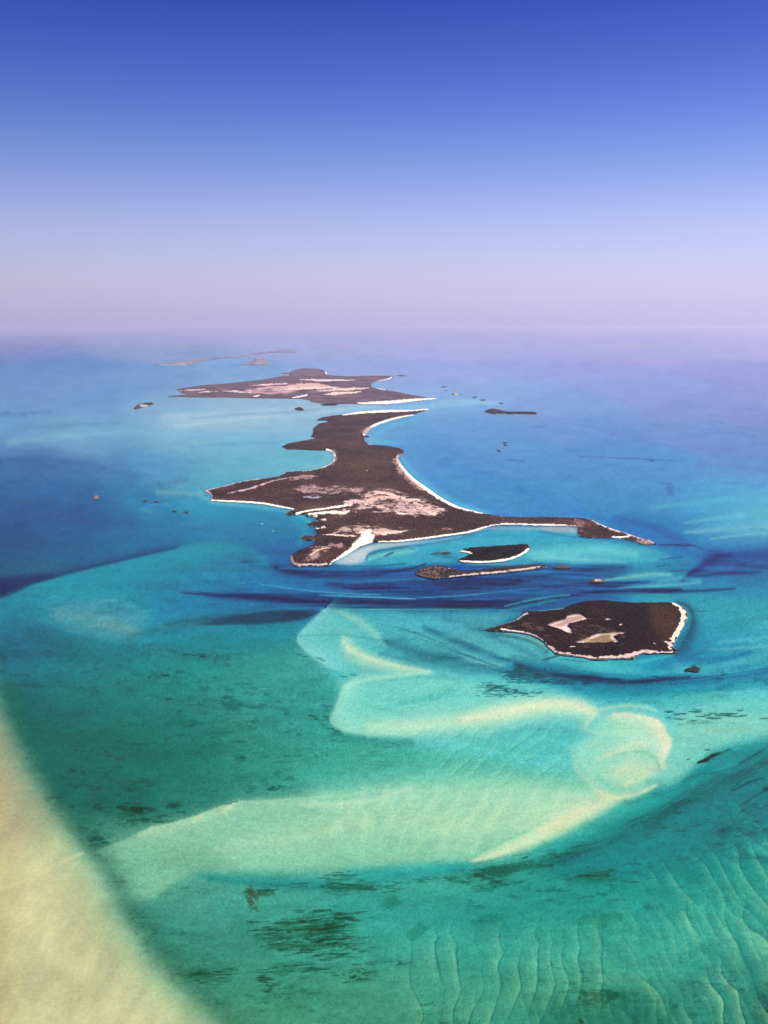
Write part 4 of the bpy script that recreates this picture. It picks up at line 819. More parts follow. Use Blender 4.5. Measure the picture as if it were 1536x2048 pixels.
nz = n.new('ShaderNodeTexNoise'); nz.inputs['Scale'].default_value = 1.0; nz.inputs['Detail'].default_value = 3; l.new(mp.outputs[0], nz.inputs['Vector'])
bp = n.new('ShaderNodeBump'); bp.inputs['Distance'].default_value = 2.0; l.new(nz.outputs['Fac'], bp.inputs['Height']); l.new(bp.outputs[0], gl.inputs['Normal'])
l.new(mm.outputs[0], mx.inputs[0]); l.new(tr.outputs[0], mx.inputs[1]); l.new(gl.outputs[0], mx.inputs[2]); l.new(mx.outputs[0], o_.inputs['Surface'])
sea = mesh_obj('sea', [(-R, -R, 0), (R, -R, 0), (R, R, 0), (-R, R, 0)], [(0, 1, 2, 3)], wm, None)
tag(sea, 'clear turquoise sea with a light ripple', kind='structure')

# ---------------------------------------------------------------- islands
sand_mat = make_mat('beach_sand', rough=.95, grain=.06, scale=.05, spec=.1)
soil_mat = make_mat('scrubland', rough=1.0, grain=.35, scale=.12, bump=1.2, bscale=.25, spec=.05)
rock_mat = make_mat('shore_rock', rough=.95, grain=.4, scale=.2, bump=1.5, bscale=.3, spec=.1)
pond_mat = make_mat('pond_bed', rough=.5, grain=.05, scale=.03, spec=.3)
scrub_mat = make_mat('scrub_leaves', rough=1.0, grain=.3, scale=.3, spec=.05)

def dome(n1=6):
    v = [(0, 0, 1.0)]
    for k in range(n1): a = 2 * math.pi * k / n1; v.append((.62 * math.cos(a), .62 * math.sin(a), .72))
    for k in range(n1): a = 2 * math.pi * (k + .5) / n1; v.append((math.cos(a), math.sin(a), -.15))
    f = [(0, 1 + k, 1 + (k + 1) % n1) for k in range(n1)]
    for k in range(n1):
        a, b, c_, d_ = 1 + k, 1 + (k + 1) % n1, 1 + n1 + k, 1 + n1 + (k - 1) % n1
        f += [(a, d_, c_), (a, c_, b)]
    return np.array(v), np.array(f)
DV, DF = dome()
def scrub(parent, pos, rad, hgt, cols, rng, name='scrub'):
    n_ = len(pos)
    if n_ == 0: return
    ang = rng.random(n_) * 6.28; c_, s_ = np.cos(ang)[:, None], np.sin(ang)[:, None]
    J = 1 + (rng.random((n_, len(DV))) - .5) * .5
    x = DV[None, :, 0] * rad[:, None] * J; y = DV[None, :, 1] * rad[:, None] * J; z = DV[None, :, 2] * hgt[:, None] * (1 + (rng.random((n_, len(DV))) - .5) * .35)
    V = np.stack([pos[:, 0:1] + x * c_ - y * s_, pos[:, 1:2] + x * s_ + y * c_, pos[:, 2:3] + z], -1).reshape(-1, 3)
    Fc = (DF[None] + (np.arange(n_) * len(DV))[:, None, None]).reshape(-1, 3)
    C = np.repeat(cols, len(DV), 0)
    o = mesh_obj(name, V, Fc, scrub_mat, parent, C, smooth=False); tag(o, kind='stuff'); return o

class Isle(Chart):
    """Chart of one island: colour (reflectance as sRGB), ground class and height."""
    def __init__(s, outline, step=1.0, pad=3, veg=(54,36,28)):
        P = np.array(outline, float); s.outline = outline
        super().__init__(P[:, 0].min() - pad, P[:, 0].max() + pad, P[:, 1].min() - pad, P[:, 1].max() + pad, step)
        s.WX, s.WY = ground(s.X, s.Y)
        ox, oy = ground(P[:, 0], P[:, 1]); s.d = -sdf(s.WX, s.WY, list(zip(ox, oy)))       # metres inland
        s.C[:] = veg; s.K = np.zeros(s.X.shape); s.hill = np.zeros(s.X.shape)
        s.wn = fbm(s.WX / 60, s.WY / 60, 4, 5); s.wb = fbm(s.WX / 190, s.WY / 190, 3, 15); s.wf = fbm(s.WX / 14, s.WY / 14, 3, 9)
        s.C *= (.40 + .40 * s.wn + .80 * s.wb)[..., None]; gr = np.clip((fbm(s.WX / 260, s.WY / 260, 3, 35) - .48) * 3, 0, 1)[..., None]; s.C *= 1 + gr * np.array([-.06, .10, -.04])
    def cls(s, pts, k, f=0, warp=3, sm=1):
        if sm: pts = smooth_pts(pts, sm)
        s.K[sdf(s.X + s.n1 * warp * 2, s.Y + s.n2 * warp, pts) < f] = k
    def band(s, pts, k, colr, warp=1.0, a=1.0, noise=0.0):
        P = smooth_pts(pts, 1, False); best = np.full(s.X.shape, 9.)
        X = s.X + s.n1 * warp * 2; Y = s.Y + s.n2 * warp
        for (ax, ay, ra), (bx, by, rb) in zip(P[:-1], P[1:]):
            ex, ey = bx - ax, by - ay; t = np.clip(((X - ax) * ex + (Y - ay) * ey) / (ex * ex + ey * ey + 1e-9), 0, 1)
            best = np.minimum(best, np.hypot(X - ax - t * ex, Y - ay - t * ey) / np.maximum(ra + (rb - ra) * t, .3))
        if k in (2, 3):
            noise = max(noise, .9); x0_, x1_ = P[0][0], P[-1][0]; tt = np.abs((X - (x0_ + x1_) / 2) / (abs(x1_ - x0_) / 2 + 1e-6)); best = best + np.clip(tt - .45, 0, 1) * 1.1
            m = (best + (fbm(s.X / 11 + 3, s.Y / 1.7, 3, 19) - .5) * noise * 2) < 1
        else: m = (best + (s.wf - .5) * noise * 2) < 1
        s.K[m] = k; s.C[m] = s.C[m] * (1 - a) + np.array(colr, float) * a
    def bare(s, pts, colr, a=.8, thr=.45, f=3, warp=4, k=2, sx=22, sy=4.5, seed=3):
        """Patchy bare ground inside an area."""
        pts = smooth_pts(pts, 1); d = sdf(s.X + s.n1 * warp * 2, s.Y + s.n2 * warp, pts)
        n_ = .55 * fbm(s.X / sx, s.Y / sy, 4, seed) + .45 * fbm(s.X / (sx * .45), s.Y / (sy * .45), 3, seed + 40)
        colr = np.array(colr, float) * (.62 + .62 * fbm(s.X / (sx * .7), s.Y / (sy * .4), 4, seed + 80))[..., None]
        m = np.clip((n_ - thr - .03 - .25 * np.clip(d / f * .5 + .5, 0, 2)) / .15 + .5, 0, 1) * (d < f)
        s.K[(m > .5) & (s.K == 0)] = k
        s.C = s.C * (1 - (m * a)[..., None]) + colr * (m * a)[..., None]
    def build(s, name, label, cat, height=8.0, hill_len=120., rough=1.0, group=None, shore=2.2, scrubs=None, seed=1, out=1.5, rocky=None):
        d = s.d; W = smoothstep(d / hill_len)
        h = np.where(d > 0, shore * (1 - np.exp(-np.maximum(d, 0) / 6.0)) + height * W * (.35 + .9 * s.wn) + s.hill * smoothstep(d / 60), np.maximum(d * .8, -3.2))
        flat = np.where(d > 0, .25 + .03 * np.minimum(d, 40) + .1 * s.hill, h)
        sand = (s.K == 1) | (s.K == 3)
        w_ = box_blur(sand.astype(float), 1)
        h = h * (1 - w_) + flat * w_ + np.where((d > 2) & (s.K == 0), (s.wf - .4) * rough * 3, 0)
        s.Z = h
        root = empty(name, (float(s.WX.mean()), float(s.WY.mean()), 0)); tag(root, label, cat, group)
        XYZ = np.stack([s.WX, s.WY, h], -1)
        px = ground(s.xs[1], s.ys.mean())[0] - ground(s.xs[0], s.ys.mean())[0]
        inside = d > -out * px
        fm = inside[:-1, :-1] & inside[1:, :-1] & inside[:-1, 1:] & inside[1:, 1:]
        K = s.K[:-1, :-1]; C = lin(np.clip(s.C * (.93 + .14 * s.wf)[..., None], 0, 255)); C = np.where((d < 0)[..., None], np.array([.16, .34, .34]), C)
        for k, nm, mt in ((0, 'ground', soil_mat), (1, 'beach', sand_mat), (2, 'bare_ground', soil_mat), (3, 'salt_flat', pond_mat), (4, 'rocky_shore', rock_mat)):
            mk = fm & (K == k)
            if k == 0: grid_part(nm, XYZ, mk, mt, root, C); continue
            lab = patches(mk); ids, cnt = np.unique(lab[mk], return_counts=True); small = np.zeros_like(mk)
            for i_, n_ in sorted(zip(ids, cnt), key=lambda q: -q[1]):
                if n_ >= 30: grid_part(nm, XYZ, lab == i_, mt, root, C)
                else: small |= lab == i_
            o_ = grid_part(nm, XYZ, small, mt, root, C)
            if o_: tag(o_, kind='stuff')
        if scrubs:
            rng = np.random.default_rng(seed); sp, r0, h0 = scrubs
            x0, x1, y0, y1 = s.WX[s.d > 0].min(), s.WX[s.d > 0].max(), s.WY[s.d > 0].min(), s.WY[s.d > 0].max()
            gx, gy = np.meshgrid(np.arange(x0, x1, sp), np.arange(y0, y1, sp)); gx = gx.ravel() + (rng.random(gx.size) - .5) * sp; gy = gy.ravel() + (rng.random(gy.size) - .5) * sp
            px_, py_ = project(gx, gy)
            ix = np.clip(((px_ - s.xs[0]) / s.step).round().astype(int), 0, len(s.xs) - 1); iy = np.clip(((py_ - s.ys[0]) / s.step).round().astype(int), 0, len(s.ys) - 1)
            ok = (s.d[iy, ix] > r0 * .7) & ((s.K[iy, ix] == 0) | ((s.K[iy, ix] == 2) & (rng.random(gx.size) < .16)) | ((s.K[iy, ix] == 4) & (rng.random(gx.size) < .06)))
            ok &= rng.random(gx.size) > np.clip((s.C[iy, ix].mean(-1) - 75) / 90, 0, .9)
            gx, gy, ix, iy = gx[ok], gy[ok], ix[ok], iy[ok]
            cl = .5 * fbm(gx / 45, gy / 45, 4, 29) + .5 * fbm(gx / 150, gy / 150, 3, 31); rad = r0 * (.45 + .7 * rng.random(len(gx)) + .35 * (rng.random(len(gx)) < .12)); hg = h0 * (.35 + .7 * rng.random(len(gx)) + 1.0 * cl)
            base = lin(np.clip(s.C[iy, ix], 0, 120)) * (.65 + .5 * rng.random((len(gx), 1))) * (.12 + 1.85 * cl[:, None])
            base = base * np.array([1.0, .98, .92]) * (1 + (rng.random((len(gx), 3)) - .5) * .2)
            scrub(root, np.stack([gx, gy, s.Z[iy, ix] - .3], -1), rad, hg, base, rng)
        return root
def smoothstep(x):
    x = np.clip(x, 0, 1); return x * x * (3 - 2 * x)
def project(x, y, z=0.0):
    dz = z - CAM_H; fwd = y * CP - dz * SP; up = y * SP + dz * CP
    return 768 + F * x / fwd, 1024 - F * up / fwd

SAND = (226,210,188); PINK = (150,120,112); TAN = (180,150,132)
# --- nearest island
I = Isle(NEAR, .7)
I.C *= np.array([.92, .86, .84])
I.poly([(1225,1205),(1290,1200),(1330,1215),(1300,1250),(1280,1300),(1240,1310),(1210,1270)], (34,24,20), .7, f=9)  # shaded middle of the hill painted darker
I.poly([(1290,1204),(1345,1212),(1362,1235),(1345,1280),(1330,1290),(1305,1270)], (88,60,42), .7, f=8)  # sunlit eastern slope painted lighter
I.hill = 8 * np.exp(-((I.X - 1268) / 60) ** 2 - ((I.Y - 1225) / 26) ** 2) + 4 * np.exp(-((I.X - 1190) / 60) ** 2 - ((I.Y - 1225) / 14) ** 2) + 3 * np.exp(-((I.X - 1230) / 60) ** 2 - ((I.Y - 1302) / 12) ** 2)
for p_ in ([(1003,1261),(1034,1264),(1055,1268),(1072,1275),(1084,1281),(1090,1287)],):
    I.band([(x, y - .5, 2.6) for x, y in p_], 1, (222,202,184), noise=.5)
I.band([(1090,1284,2.2),(1094,1294,2.4),(1103,1300,3.6),(1112,1306,3.4),(1130,1309,2.2),(1150,1311,3.0),(1170,1314,3.4),(1186,1318,2.2),(1206,1317,2.8),(1222,1315,2),(1247,1314,2.8),(1262,1314,3),(1272,1308,4.0),(1286,1304,2.8),(1310,1306,1.4),(1345,1305,1.8)], 4, (196,166,152), noise=1.6)
I.band([(1000,1261,1.3),(1034,1264.5,1.3),(1060,1269,1.2),(1078,1277,1.4),(1090,1286,1.6),(1096,1298,1.6),(1110,1308,1.6),(1150,1313,1.5),(1184,1320.5,1.6),(1222,1317.5,1.5),(1264,1318,1.6),(1284,1307,1.4)], 4, (70,54,50), noise=.5)
I.band([(1334,1200,2.2),(1347,1208,3.2),(1358,1214,3.6),(1366,1222,4.6),(1367,1236,5),(1361,1252,4.8),(1355,1264,4.6),(1349,1274,4.8),(1344,1282,5)], 1, (222,190,166), noise=.9)
I.band([(1330,1286,2),(1340,1290,4),(1338,1298,4),(1344,1304,3)], 4, (196,164,150), noise=1.2)
I.band([(1018,1245,2),(1034,1240,2.4),(1046,1231,3),(1054,1228,3)], 4, (170,150,150), noise=1.2)
I.band([(970,1258,3),(985,1257,3),(1003,1252,2),(1018,1247,1.5)], 4, (52,40,38), noise=.6)
I.band([(1112,1221,1.4),(1122,1219,1.8),(1127,1216,1.4)], 4, (215,195,185), noise=.5)
pnd = [(1134,1234),(1146,1231),(1162,1230),(1168,1234),(1174,1239),(1188,1240),(1172,1241),(1164,1243),(1152,1246),(1138,1249),(1134,1253),(1142,1259),(1145,1268),(1134,1267),(1122,1260),(1108,1256),(1094,1252),(1110,1246),(1124,1242),(1132,1240)]
I.poly(pnd, (204,178,164), 1, f=1.2, sm=0); I.cls(pnd, 3, 1.2, 0, 0)
pin = [(1136,1236),(1162,1232),(1168,1238),(1150,1243),(1132,1250),(1122,1255),(1104,1252),(1126,1244)]
I.poly(pin, (160,124,110), 1, f=1, sm=0)
pn2 = [(1151,1287),(1168,1281),(1186,1273),(1196,1269),(1216,1268),(1232,1266),(1252,1267),(1240,1271),(1226,1274),(1236,1284),(1238,1287),(1222,1287),(1200,1288),(1170,1288)]
I.poly(pn2, (200,176,146), 1, f=1.2, sm=0); I.cls(pn2, 3, 1.0, 0, 0)
I.poly([(1168,1286),(1190,1276),(1204,1271),(1222,1270),(1220,1276),(1228,1284),(1200,1286)], (126,102,56), 1, f=1, sm=0)
for x, y, w in ((1217,1244,6),(1308,1290,3.5),(1145,1296,6),(1242,1254,4)):
    I.band([(x - w, y, 1), (x, y - .4, 1.6), (x + w, y, 1)], 2, (214,180,164), .5)
I.bare([(1000,1258),(1050,1240),(1100,1262),(1120,1290),(1100,1292),(1070,1272)], (104,78,68), .6, .50, seed=8)
I.bare([(1130,1255),(1200,1250),(1250,1265),(1250,1300),(1150,1300)], (92,64,54), .5, .52, seed=11)
I.build('island', 'dark scrub covered island nearest the viewer with two tan ponds inside it', 'island', height=4.5, hill_len=110, scrubs=(4.0, 2.9, 1.9), seed=3)

# --- long main island
I = Isle(MAIN, 1.0, veg=(74,50,43))
I.hill = 8 * np.exp(-((I.X - 660) / 45) ** 2 - ((I.Y - 862) / 16) ** 2) + 7 * np.exp(-((I.X - 790) / 50) ** 2 - ((I.Y - 975) / 18) ** 2) + 6 * np.exp(-((I.X - 600) / 35) ** 2 - ((I.Y - 890) / 6) ** 2)
I.poly([(740,960),(790,955),(830,985),(900,1015),(980,1040),(900,1060),(820,1060),(760,1040),(860,1030),(820,1000)], (62,42,36), .6, f=6)
I.poly([(680,905),(780,905),(790,950),(740,970),(690,950)], (88,70,48), .5, f=8)
I.poly([(430,985),(520,962),(600,950),(660,950),(600,985),(520,1000)], (70,52,38), .5, f=6)
B = I.band
B([(686,830,2),(717,825,3.4),(761,823,3.6),(800,822,3),(835,820,2.4),(862,818,1.2)], 1, SAND, .6)
B([(829,831,2),(805,835,3),(781,841,3.6),(759,848,4),(744,855,4.4),(733,863,4.8),(729,869,3.4)], 1, SAND, .6)
B([(730,866,2),(734,871,1.2),(738,873,1.2)], 4, (110,84,76), .5)
B([(731,878,2.2),(734,885,2.4),(741,889,1.6)], 1, SAND, .6)
B([(796,916,4),(799,926,5),(806,936,5.6),(814,945,6),(825,957,6.4),(840,968,6.4),(858,980,6.6),(873,990,6.4),(893,1003,5.6),(915,1013,4.8),(935,1019,4),(958,1024.5,3.2),(1005,1032.5,1.8)], 1, SAND, .8, noise=.35)
I.bare([(786,914),(812,904),(806,920),(800,930),(812,950),(850,980),(840,985),(800,955),(786,930)], (170,138,126), .8, .36, seed=5, sx=7, sy=5)
B([(654,900,2),(665,904,3),(669,912,3.8),(666,922,4),(655,930,3),(640,937,1.8),(606,943,1.2)], 1, SAND, .6)
I.bare([(662,900),(676,905),(676,920),(664,930),(660,915)], (150,116,112), .7, .34, seed=6, sx=6, sy=5)
B([(573,944,1.8),(560,951,1.6),(540,956,1.2),(489,962.5,1.0),(436,976,1.2),(413,981,1.6)], 4, (190,165,158), .6)
B([(411,981,1.6),(421,987,2.2),(424,994,2.4),(422,1000,2)], 4, (196,168,162), .5)
B([(424,1001,1.4),(460,1003,1.6),(499,1005,1.8),(530,1008,2.2),(555,1013,2.2),(575,1017,2.4),(588,1019,1.6)], 1, (244,226,206), .5)
B([(592,1028,1.8),(615,1022,2),(650,1019,2.2),(680,1015,2.6),(704,1011,2.6)], 1, (240,214,194), .6)
B([(618,1029,2),(650,1026,2.4),(672,1026,3.6),(690,1028,3),(700,1024,2)], 1, (238,216,190), .8)
B([(640,1023,.8),(700,1016,.9)], 0, (48,34,32), .3)
for p_ in ([(623,1035),(634,1033)], [(633,1041),(651,1040)], [(634,1056),(650,1055)]): B([(x, y, 2.2) for x, y in p_], 1, (236,214,190), .3)
B([(664,1126,3.5),(680,1118,5.5),(692,1110,6.5),(706,1101,7),(720,1092,8.5),(738,1085,7)], 1, (252,238,214), 1.0)
I.poly([(700,1094),(712,1082),(724,1072),(716,1064),(735,1059),(748,1060),(742,1068),(752,1070),(748,1078),(742,1086),(720,1094)], (246,224,198), 1, f=1.2); I.cls([(700,1094),(712,1082),(724,1072),(716,1064),(735,1059),(748,1060),(742,1068),(752,1070),(748,1078),(742,1086),(720,1094)], 1, 0, 1)
B([(745,1069,2.2),(770,1069,2.6),(800,1067,2.2),(812,1064,1.2)], 2, (232,196,174), 1, noise=.6)
B([(640,1071,1.2),(660,1070,1.6),(690,1074,1.4),(716,1075,1.8)], 2, (222,188,168), .8, noise=.4)
B([(748,1084.5,1.2),(792,1083,1.4),(815,1081,1.5),(842,1078,1.6),(892,1071,1.7),(937,1065,1.6),(971,1054,1.6),(1004,1048.5,1.5),(1033,1048.5,1.3),(1075,1050,1.1),(1117,1050,1.2),(1153,1053,1.2)], 1, (246,230,208), .4)
B([(1155,1056,1.6),(1157,1070,1.6),(1165,1074,1.6)], 4, (88,66,62), .6)
B([(1173,1037,1),(1186,1041,2),(1200,1049,2),(1221,1058,1.8),(1246,1066,1.8),(1270,1074,1.8),(1286,1080,2.6)], 4, (196,168,158), .8, noise=1.4)
B([(1225,1074,1.2),(1242,1075,1.6),(1257,1074,1.4)], 1, (244,232,214), .3)
B([(1275,1083,1.6),(1290,1084,3),(1305,1087,2.4)], 4, (140,112,104), 1, noise=1.0)
I.bare([(1150,1040),(1170,1038),(1175,1060),(1158,1068),(1150,1056)], (140,108,104), .6, .40, seed=7, sx=9, sy=4)
B([(588,1128,1.6),(608,1130,1.4),(640,1130,1.4),(655,1128,1.6)], 4, (190,160,148), .6, noise=1.2)
B([(584,1112,1.6),(583,1120,2),(590,1127,1.6)], 4, (150,122,114), .6, noise=.8)
# inland pale ground
B([(456,988,1.4),(480,984,2.4),(505,979,2.6),(530,970,1.8),(556,961,1.8),(580,957,1.2),(620,953,1)], 2, (178,140,140), .8, noise=.6)
I.bare([(570,961),(600,955),(635,953),(640,957),(600,960)], (176,140,136), .8, .34, seed=12)
I.bare([(588,978),(620,970),(650,978),(680,976),(740,980),(720,990),(650,990),(600,988)], (172,138,136), .8, .38, seed=13, sx=14, sy=3)
B([(606,996,2),(625,996.5,3),(648,996,2.4)], 3, (140,134,146), .4)
I.bare([(690,1000),(740,985),(800,990),(850,1000),(900,1022),(880,1034),(800,1032),(750,1024),(700,1030),(670,1030),(690,1015)], (214,178,162), .9, .40, f=6, seed=14, sx=26, sy=4)
I.poly([(750,1003),(800,1004),(850,1014),(830,1018),(780,1014),(745,1012)], (70,50,44), .6, f=3)
B([(730,998,1.2),(756,990,2.2),(780,992,2.2),(806,1000,2.2),(828,1008,2),(850,1014,1.6)], 2, (206,168,152), 1, noise=.5)
B([(838,1022,2),(856,1026,2.4),(880,1030,1.6)], 2, (222,192,176), .8, noise=.6); B([(790,1027,1),(804,1031,1.6),(815,1030,1)], 2, (222,192,176), .6)
I.bare([(780,1005),(860,1012),(890,1030),(800,1030)], (196,160,150), .9, .40, seed=15, sx=12, sy=3)
I.bare([(660,1062),(700,1050),(760,1058),(820,1060),(800,1074),(740,1072),(650,1072)], (206,170,156), .85, .42, f=4, seed=16, sx=16, sy=3)
I.bare([(615,1095),(650,1090),(665,1100),(650,1112),(630,1122),(600,1122),(622,1105)], (186,148,138), .8, .46, seed=17, sx=14, sy=4)
B([(615,1118,1.2),(625,1108,1.8),(640,1099,1.4),(660,1097,1)], 2, (204,168,152), 1, noise=1.0)
I.bare([(655,1090),(690,1090),(680,1100),(660,1098)], (180,144,140), .7, .40, seed=18)
B([(880,1061,1.2),(895,1059,2),(905,1061,1.2)], 2, (130,92,92), .6); B([(732,945,.6),(737,943.5,.8)], 2, (200,180,176), .2)
I.bare([(715,862),(745,850),(740,862),(728,870)], (150,118,118), .7, .36, seed=19, sx=8, sy=4)
I.build('island.001', 'longest brown island with a bare sandy middle and a curved white beach', 'island', height=7, hill_len=260, scrubs=(8.0, 5.4, 2.6), seed=4)

# --- far island
I = Isle(FAR, 1.0, veg=(84,62,66))  # scrub colour lighter and purpler, with some of the haze painted in
B = I.band
B([(872,797.5,1.0),(850,798.5,1.6),(822,801,2.6),(795,804,3),(765,806,2.8),(735,807,1.8),(716,806.5,.9)], 1, SAND, .4)
B([(784,755,1.1),(775,759,1.1),(756,763,1.6),(745,768,2),(746,773,1.8),(758,777,1.2),(770,780,.8)], 1, SAND, .4)
B([(651,744,1.4),(654,748,1.6)], 1, SAND, .3)
B([(600,760,1.1),(640,761,1.9),(680,761.5,1.5),(712,760.5,.8)], 3, (206,182,166), .6)
B([(550,779,1),(590,773,3.4),(630,771,3.8),(660,774,2)], 2, (186,148,136), 1.2, noise=.5)
B([(545,781,1),(600,778.5,2),(660,776,2.4),(690,775.5,1)], 3, (208,180,162), .5)
B([(630,784,1),(660,781,2.2),(700,779,2.2),(738,776,1.6)], 3, (206,180,160), .6)
B([(648,790,1),(670,788,3),(700,786,2.6),(724,784,1.4)], 3, (208,184,158), .6)
B([(430,784,.8),(460,783,1.6),(485,785,1.3),(520,785,.8)], 3, (196,170,156), .6)
B([(360,782,.7),(385,780.5,1.2),(410,780,1.2)], 3, (190,168,158), .4); B([(392,787,.8),(410,784,1.3),(425,784,1)], 3, (196,168,156), .4)
B([(500,773,.6),(540,770,1.2),(575,768,1)], 2, (214,174,166), .6, noise=.5); B([(505,795,.8),(513,793,1.2),(520,792,.8)], 2, (220,190,184), .2)
B([(585,796,.6),(600,794,1.2),(615,791,1)], 1, (238,216,204), .3); B([(560,749,.8),(577,750,.9)], 1, (236,220,214), .2)
I.bare([(470,785),(540,770),(600,768),(600,785),(540,790)], (206,164,156), .8, .42, seed=21, sx=24, sy=2.4)
I.bare([(600,738),(650,742),(650,750),(600,756),(575,752)], (120,96,106), .5, .42, seed=22, sx=20, sy=2.4)
I.build('island.002', 'broad far island streaked with pale salt flats and ending in a white sand spit', 'island', height=10, hill_len=500, rough=2.2, shore=3, out=.8)

# --- lagoon islands
I = Isle(RIM, .7, veg=(46,36,30))
I.band([(920,1102.5,1.2),(933,1104,1.8),(943,1107,2.2)], 1, SAND, .3)
I.band([(918,1122,1.6),(935,1124.5,1.8),(962,1125,1.8),(985,1124,1.6),(1005,1121.5,2),(1025,1117,2.2),(1040,1111,2.4),(1052,1104,2.4),(1056,1097,1.8)], 1, (244,218,196), .5, noise=.4)
I.band([(1050,1089,1.4),(1059,1090,1.6),(1061,1096,1.4)], 4, (120,98,104), .5)
I.build('island.003', 'small dark wooded island in the lagoon with a cream beach along its near side', 'island', height=6, hill_len=60, scrubs=(6.5, 4.4, 4.0), seed=6)
I = Isle(LOWCAY, .7, veg=(70,58,48))
I.bare([(836,1148),(850,1136),(890,1134),(900,1142),(880,1154),(850,1153)], (112,84,74), .7, .40, seed=31, sx=9, sy=4)
I.band([(892,1134,1),(902,1138.5,1.6),(916,1141,1)], 4, (220,204,190), .3)
I.band([(900,1154,1.4),(930,1151,1.4),(960,1147.5,1.3),(1000,1144.5,1.2),(1040,1140,1),(1080,1135,1)], 4, (190,166,156), .5, noise=1.2)
I.band([(836,1148,1.8),(850,1153,1.8),(870,1155.5,1.8),(885,1155,1.4)], 4, (84,64,56), .6, noise=.6)
I.build('island.004', 'low rocky brown cay with a long thin tail beside the dark channel', 'cay', height=4, hill_len=40, scrubs=(6.0, 3.6, 2.4), seed=7)

LAB = ['slim dark cay with a long flat tail out in the eastern sea', 'small dark cay with a pale tip alone in the western shallows', 'small dark islet in the strait west of the sand spits',
 'flat dark islet just off the near shore of the far island', 'brown rock ledge at the end of the low cay tail', 'tiny rock with a pale sand patch in the channel above the nearest island',
 'little rock west of the wooded lagoon island', 'pale rock cluster off the tip of the thin eastern arm', 'farthest dark islet of the row off the eastern spit', 'smallest islet of the row off the eastern spit',
 'sandy islet of the row off the eastern spit', 'thin dark islet fourth in the row off the eastern spit', 'wider dark islet fifth in the row off the eastern spit', 'dark islet of the row nearest to the long tailed cay',
 'upper rock of the trio in the eastern sea', 'middle rock of the trio in the eastern sea', 'lowest and leftmost rock of the trio in the eastern sea', 'lone rock on the thin reef line far to the east',
 'left rock of the upper pair off the western headland', 'right rock of the upper pair off the western headland', 'left rock of the lower pair off the western headland', 'right rock of the lower pair off the western headland',
 'reddish rock alone in the blue western sea', 'thin dark islet off the tip of the far island bay', 'flat dark reef rock in the blue water south of the nearest island']
for i, ((pts, hh, kind_), lb) in enumerate(zip(ISLETS, LAB)):
    st = .35 if (np.ptp([p[0] for p in pts]) < 45) else .6
    I = Isle(pts, st, pad=2, veg={'dark': (58,44,42), 'sandy': (78,60,54), 'rock': (70,56,48), 'pale': (104,76,68)}[kind_])
    if i == 24: I.C *= np.array([.55, .68, .72])
    P_ = np.array(pts, float); cx, cy_ = P_.mean(0); wx = np.ptp(P_[:, 0])
    if kind_ == 'sandy': I.band([(cx - wx * .1, cy_ , wx * .05 + .5), (cx + wx * .22, cy_ - .3, wx * .03 + .2)], 1, (170,150,140), .3)
    if kind_ == 'pale': I.bare([(cx - wx, cy_ - 4), (cx + wx, cy_ - 4), (cx + wx, cy_ + 4), (cx - wx, cy_ + 4)], (190,160,150), .9, .46, seed=40 + i, sx=4, sy=2)
    sl = abs(float(ground(cx + 1, cy_)[0] - ground(cx, cy_)[0]))
    I.build('islet' if i == 0 else 'islet.%03d' % i, lb, 'islet', height=hh * .6, hill_len=sl * 8, shore=hh * .35 if kind_ != 'rock' or i != 24 else .15, rough=.8, group='rocks and islets scattered round the islands', out=1.0,
            scrubs=(sl * 2.2, sl * 1.5, 3) if i in (0, 1, 2, 3) else None, seed=50 + i)
for i, (pts, lb) in enumerate(((CHAIN, 'faint long thin island on the hazy horizon'), (CHAIN2, 'faint smaller island just below the long hazy one'))):
    I = Isle(pts, .6, pad=2, veg=(104,98,112))  # scrub lifted and blued: part of the haze is in its colour
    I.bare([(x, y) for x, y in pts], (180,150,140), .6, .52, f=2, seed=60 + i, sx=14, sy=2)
    I.build('distant_island' if i == 0 else 'distant_island.001', lb, 'island', height=22, hill_len=500, shore=7, rough=2, out=.6)

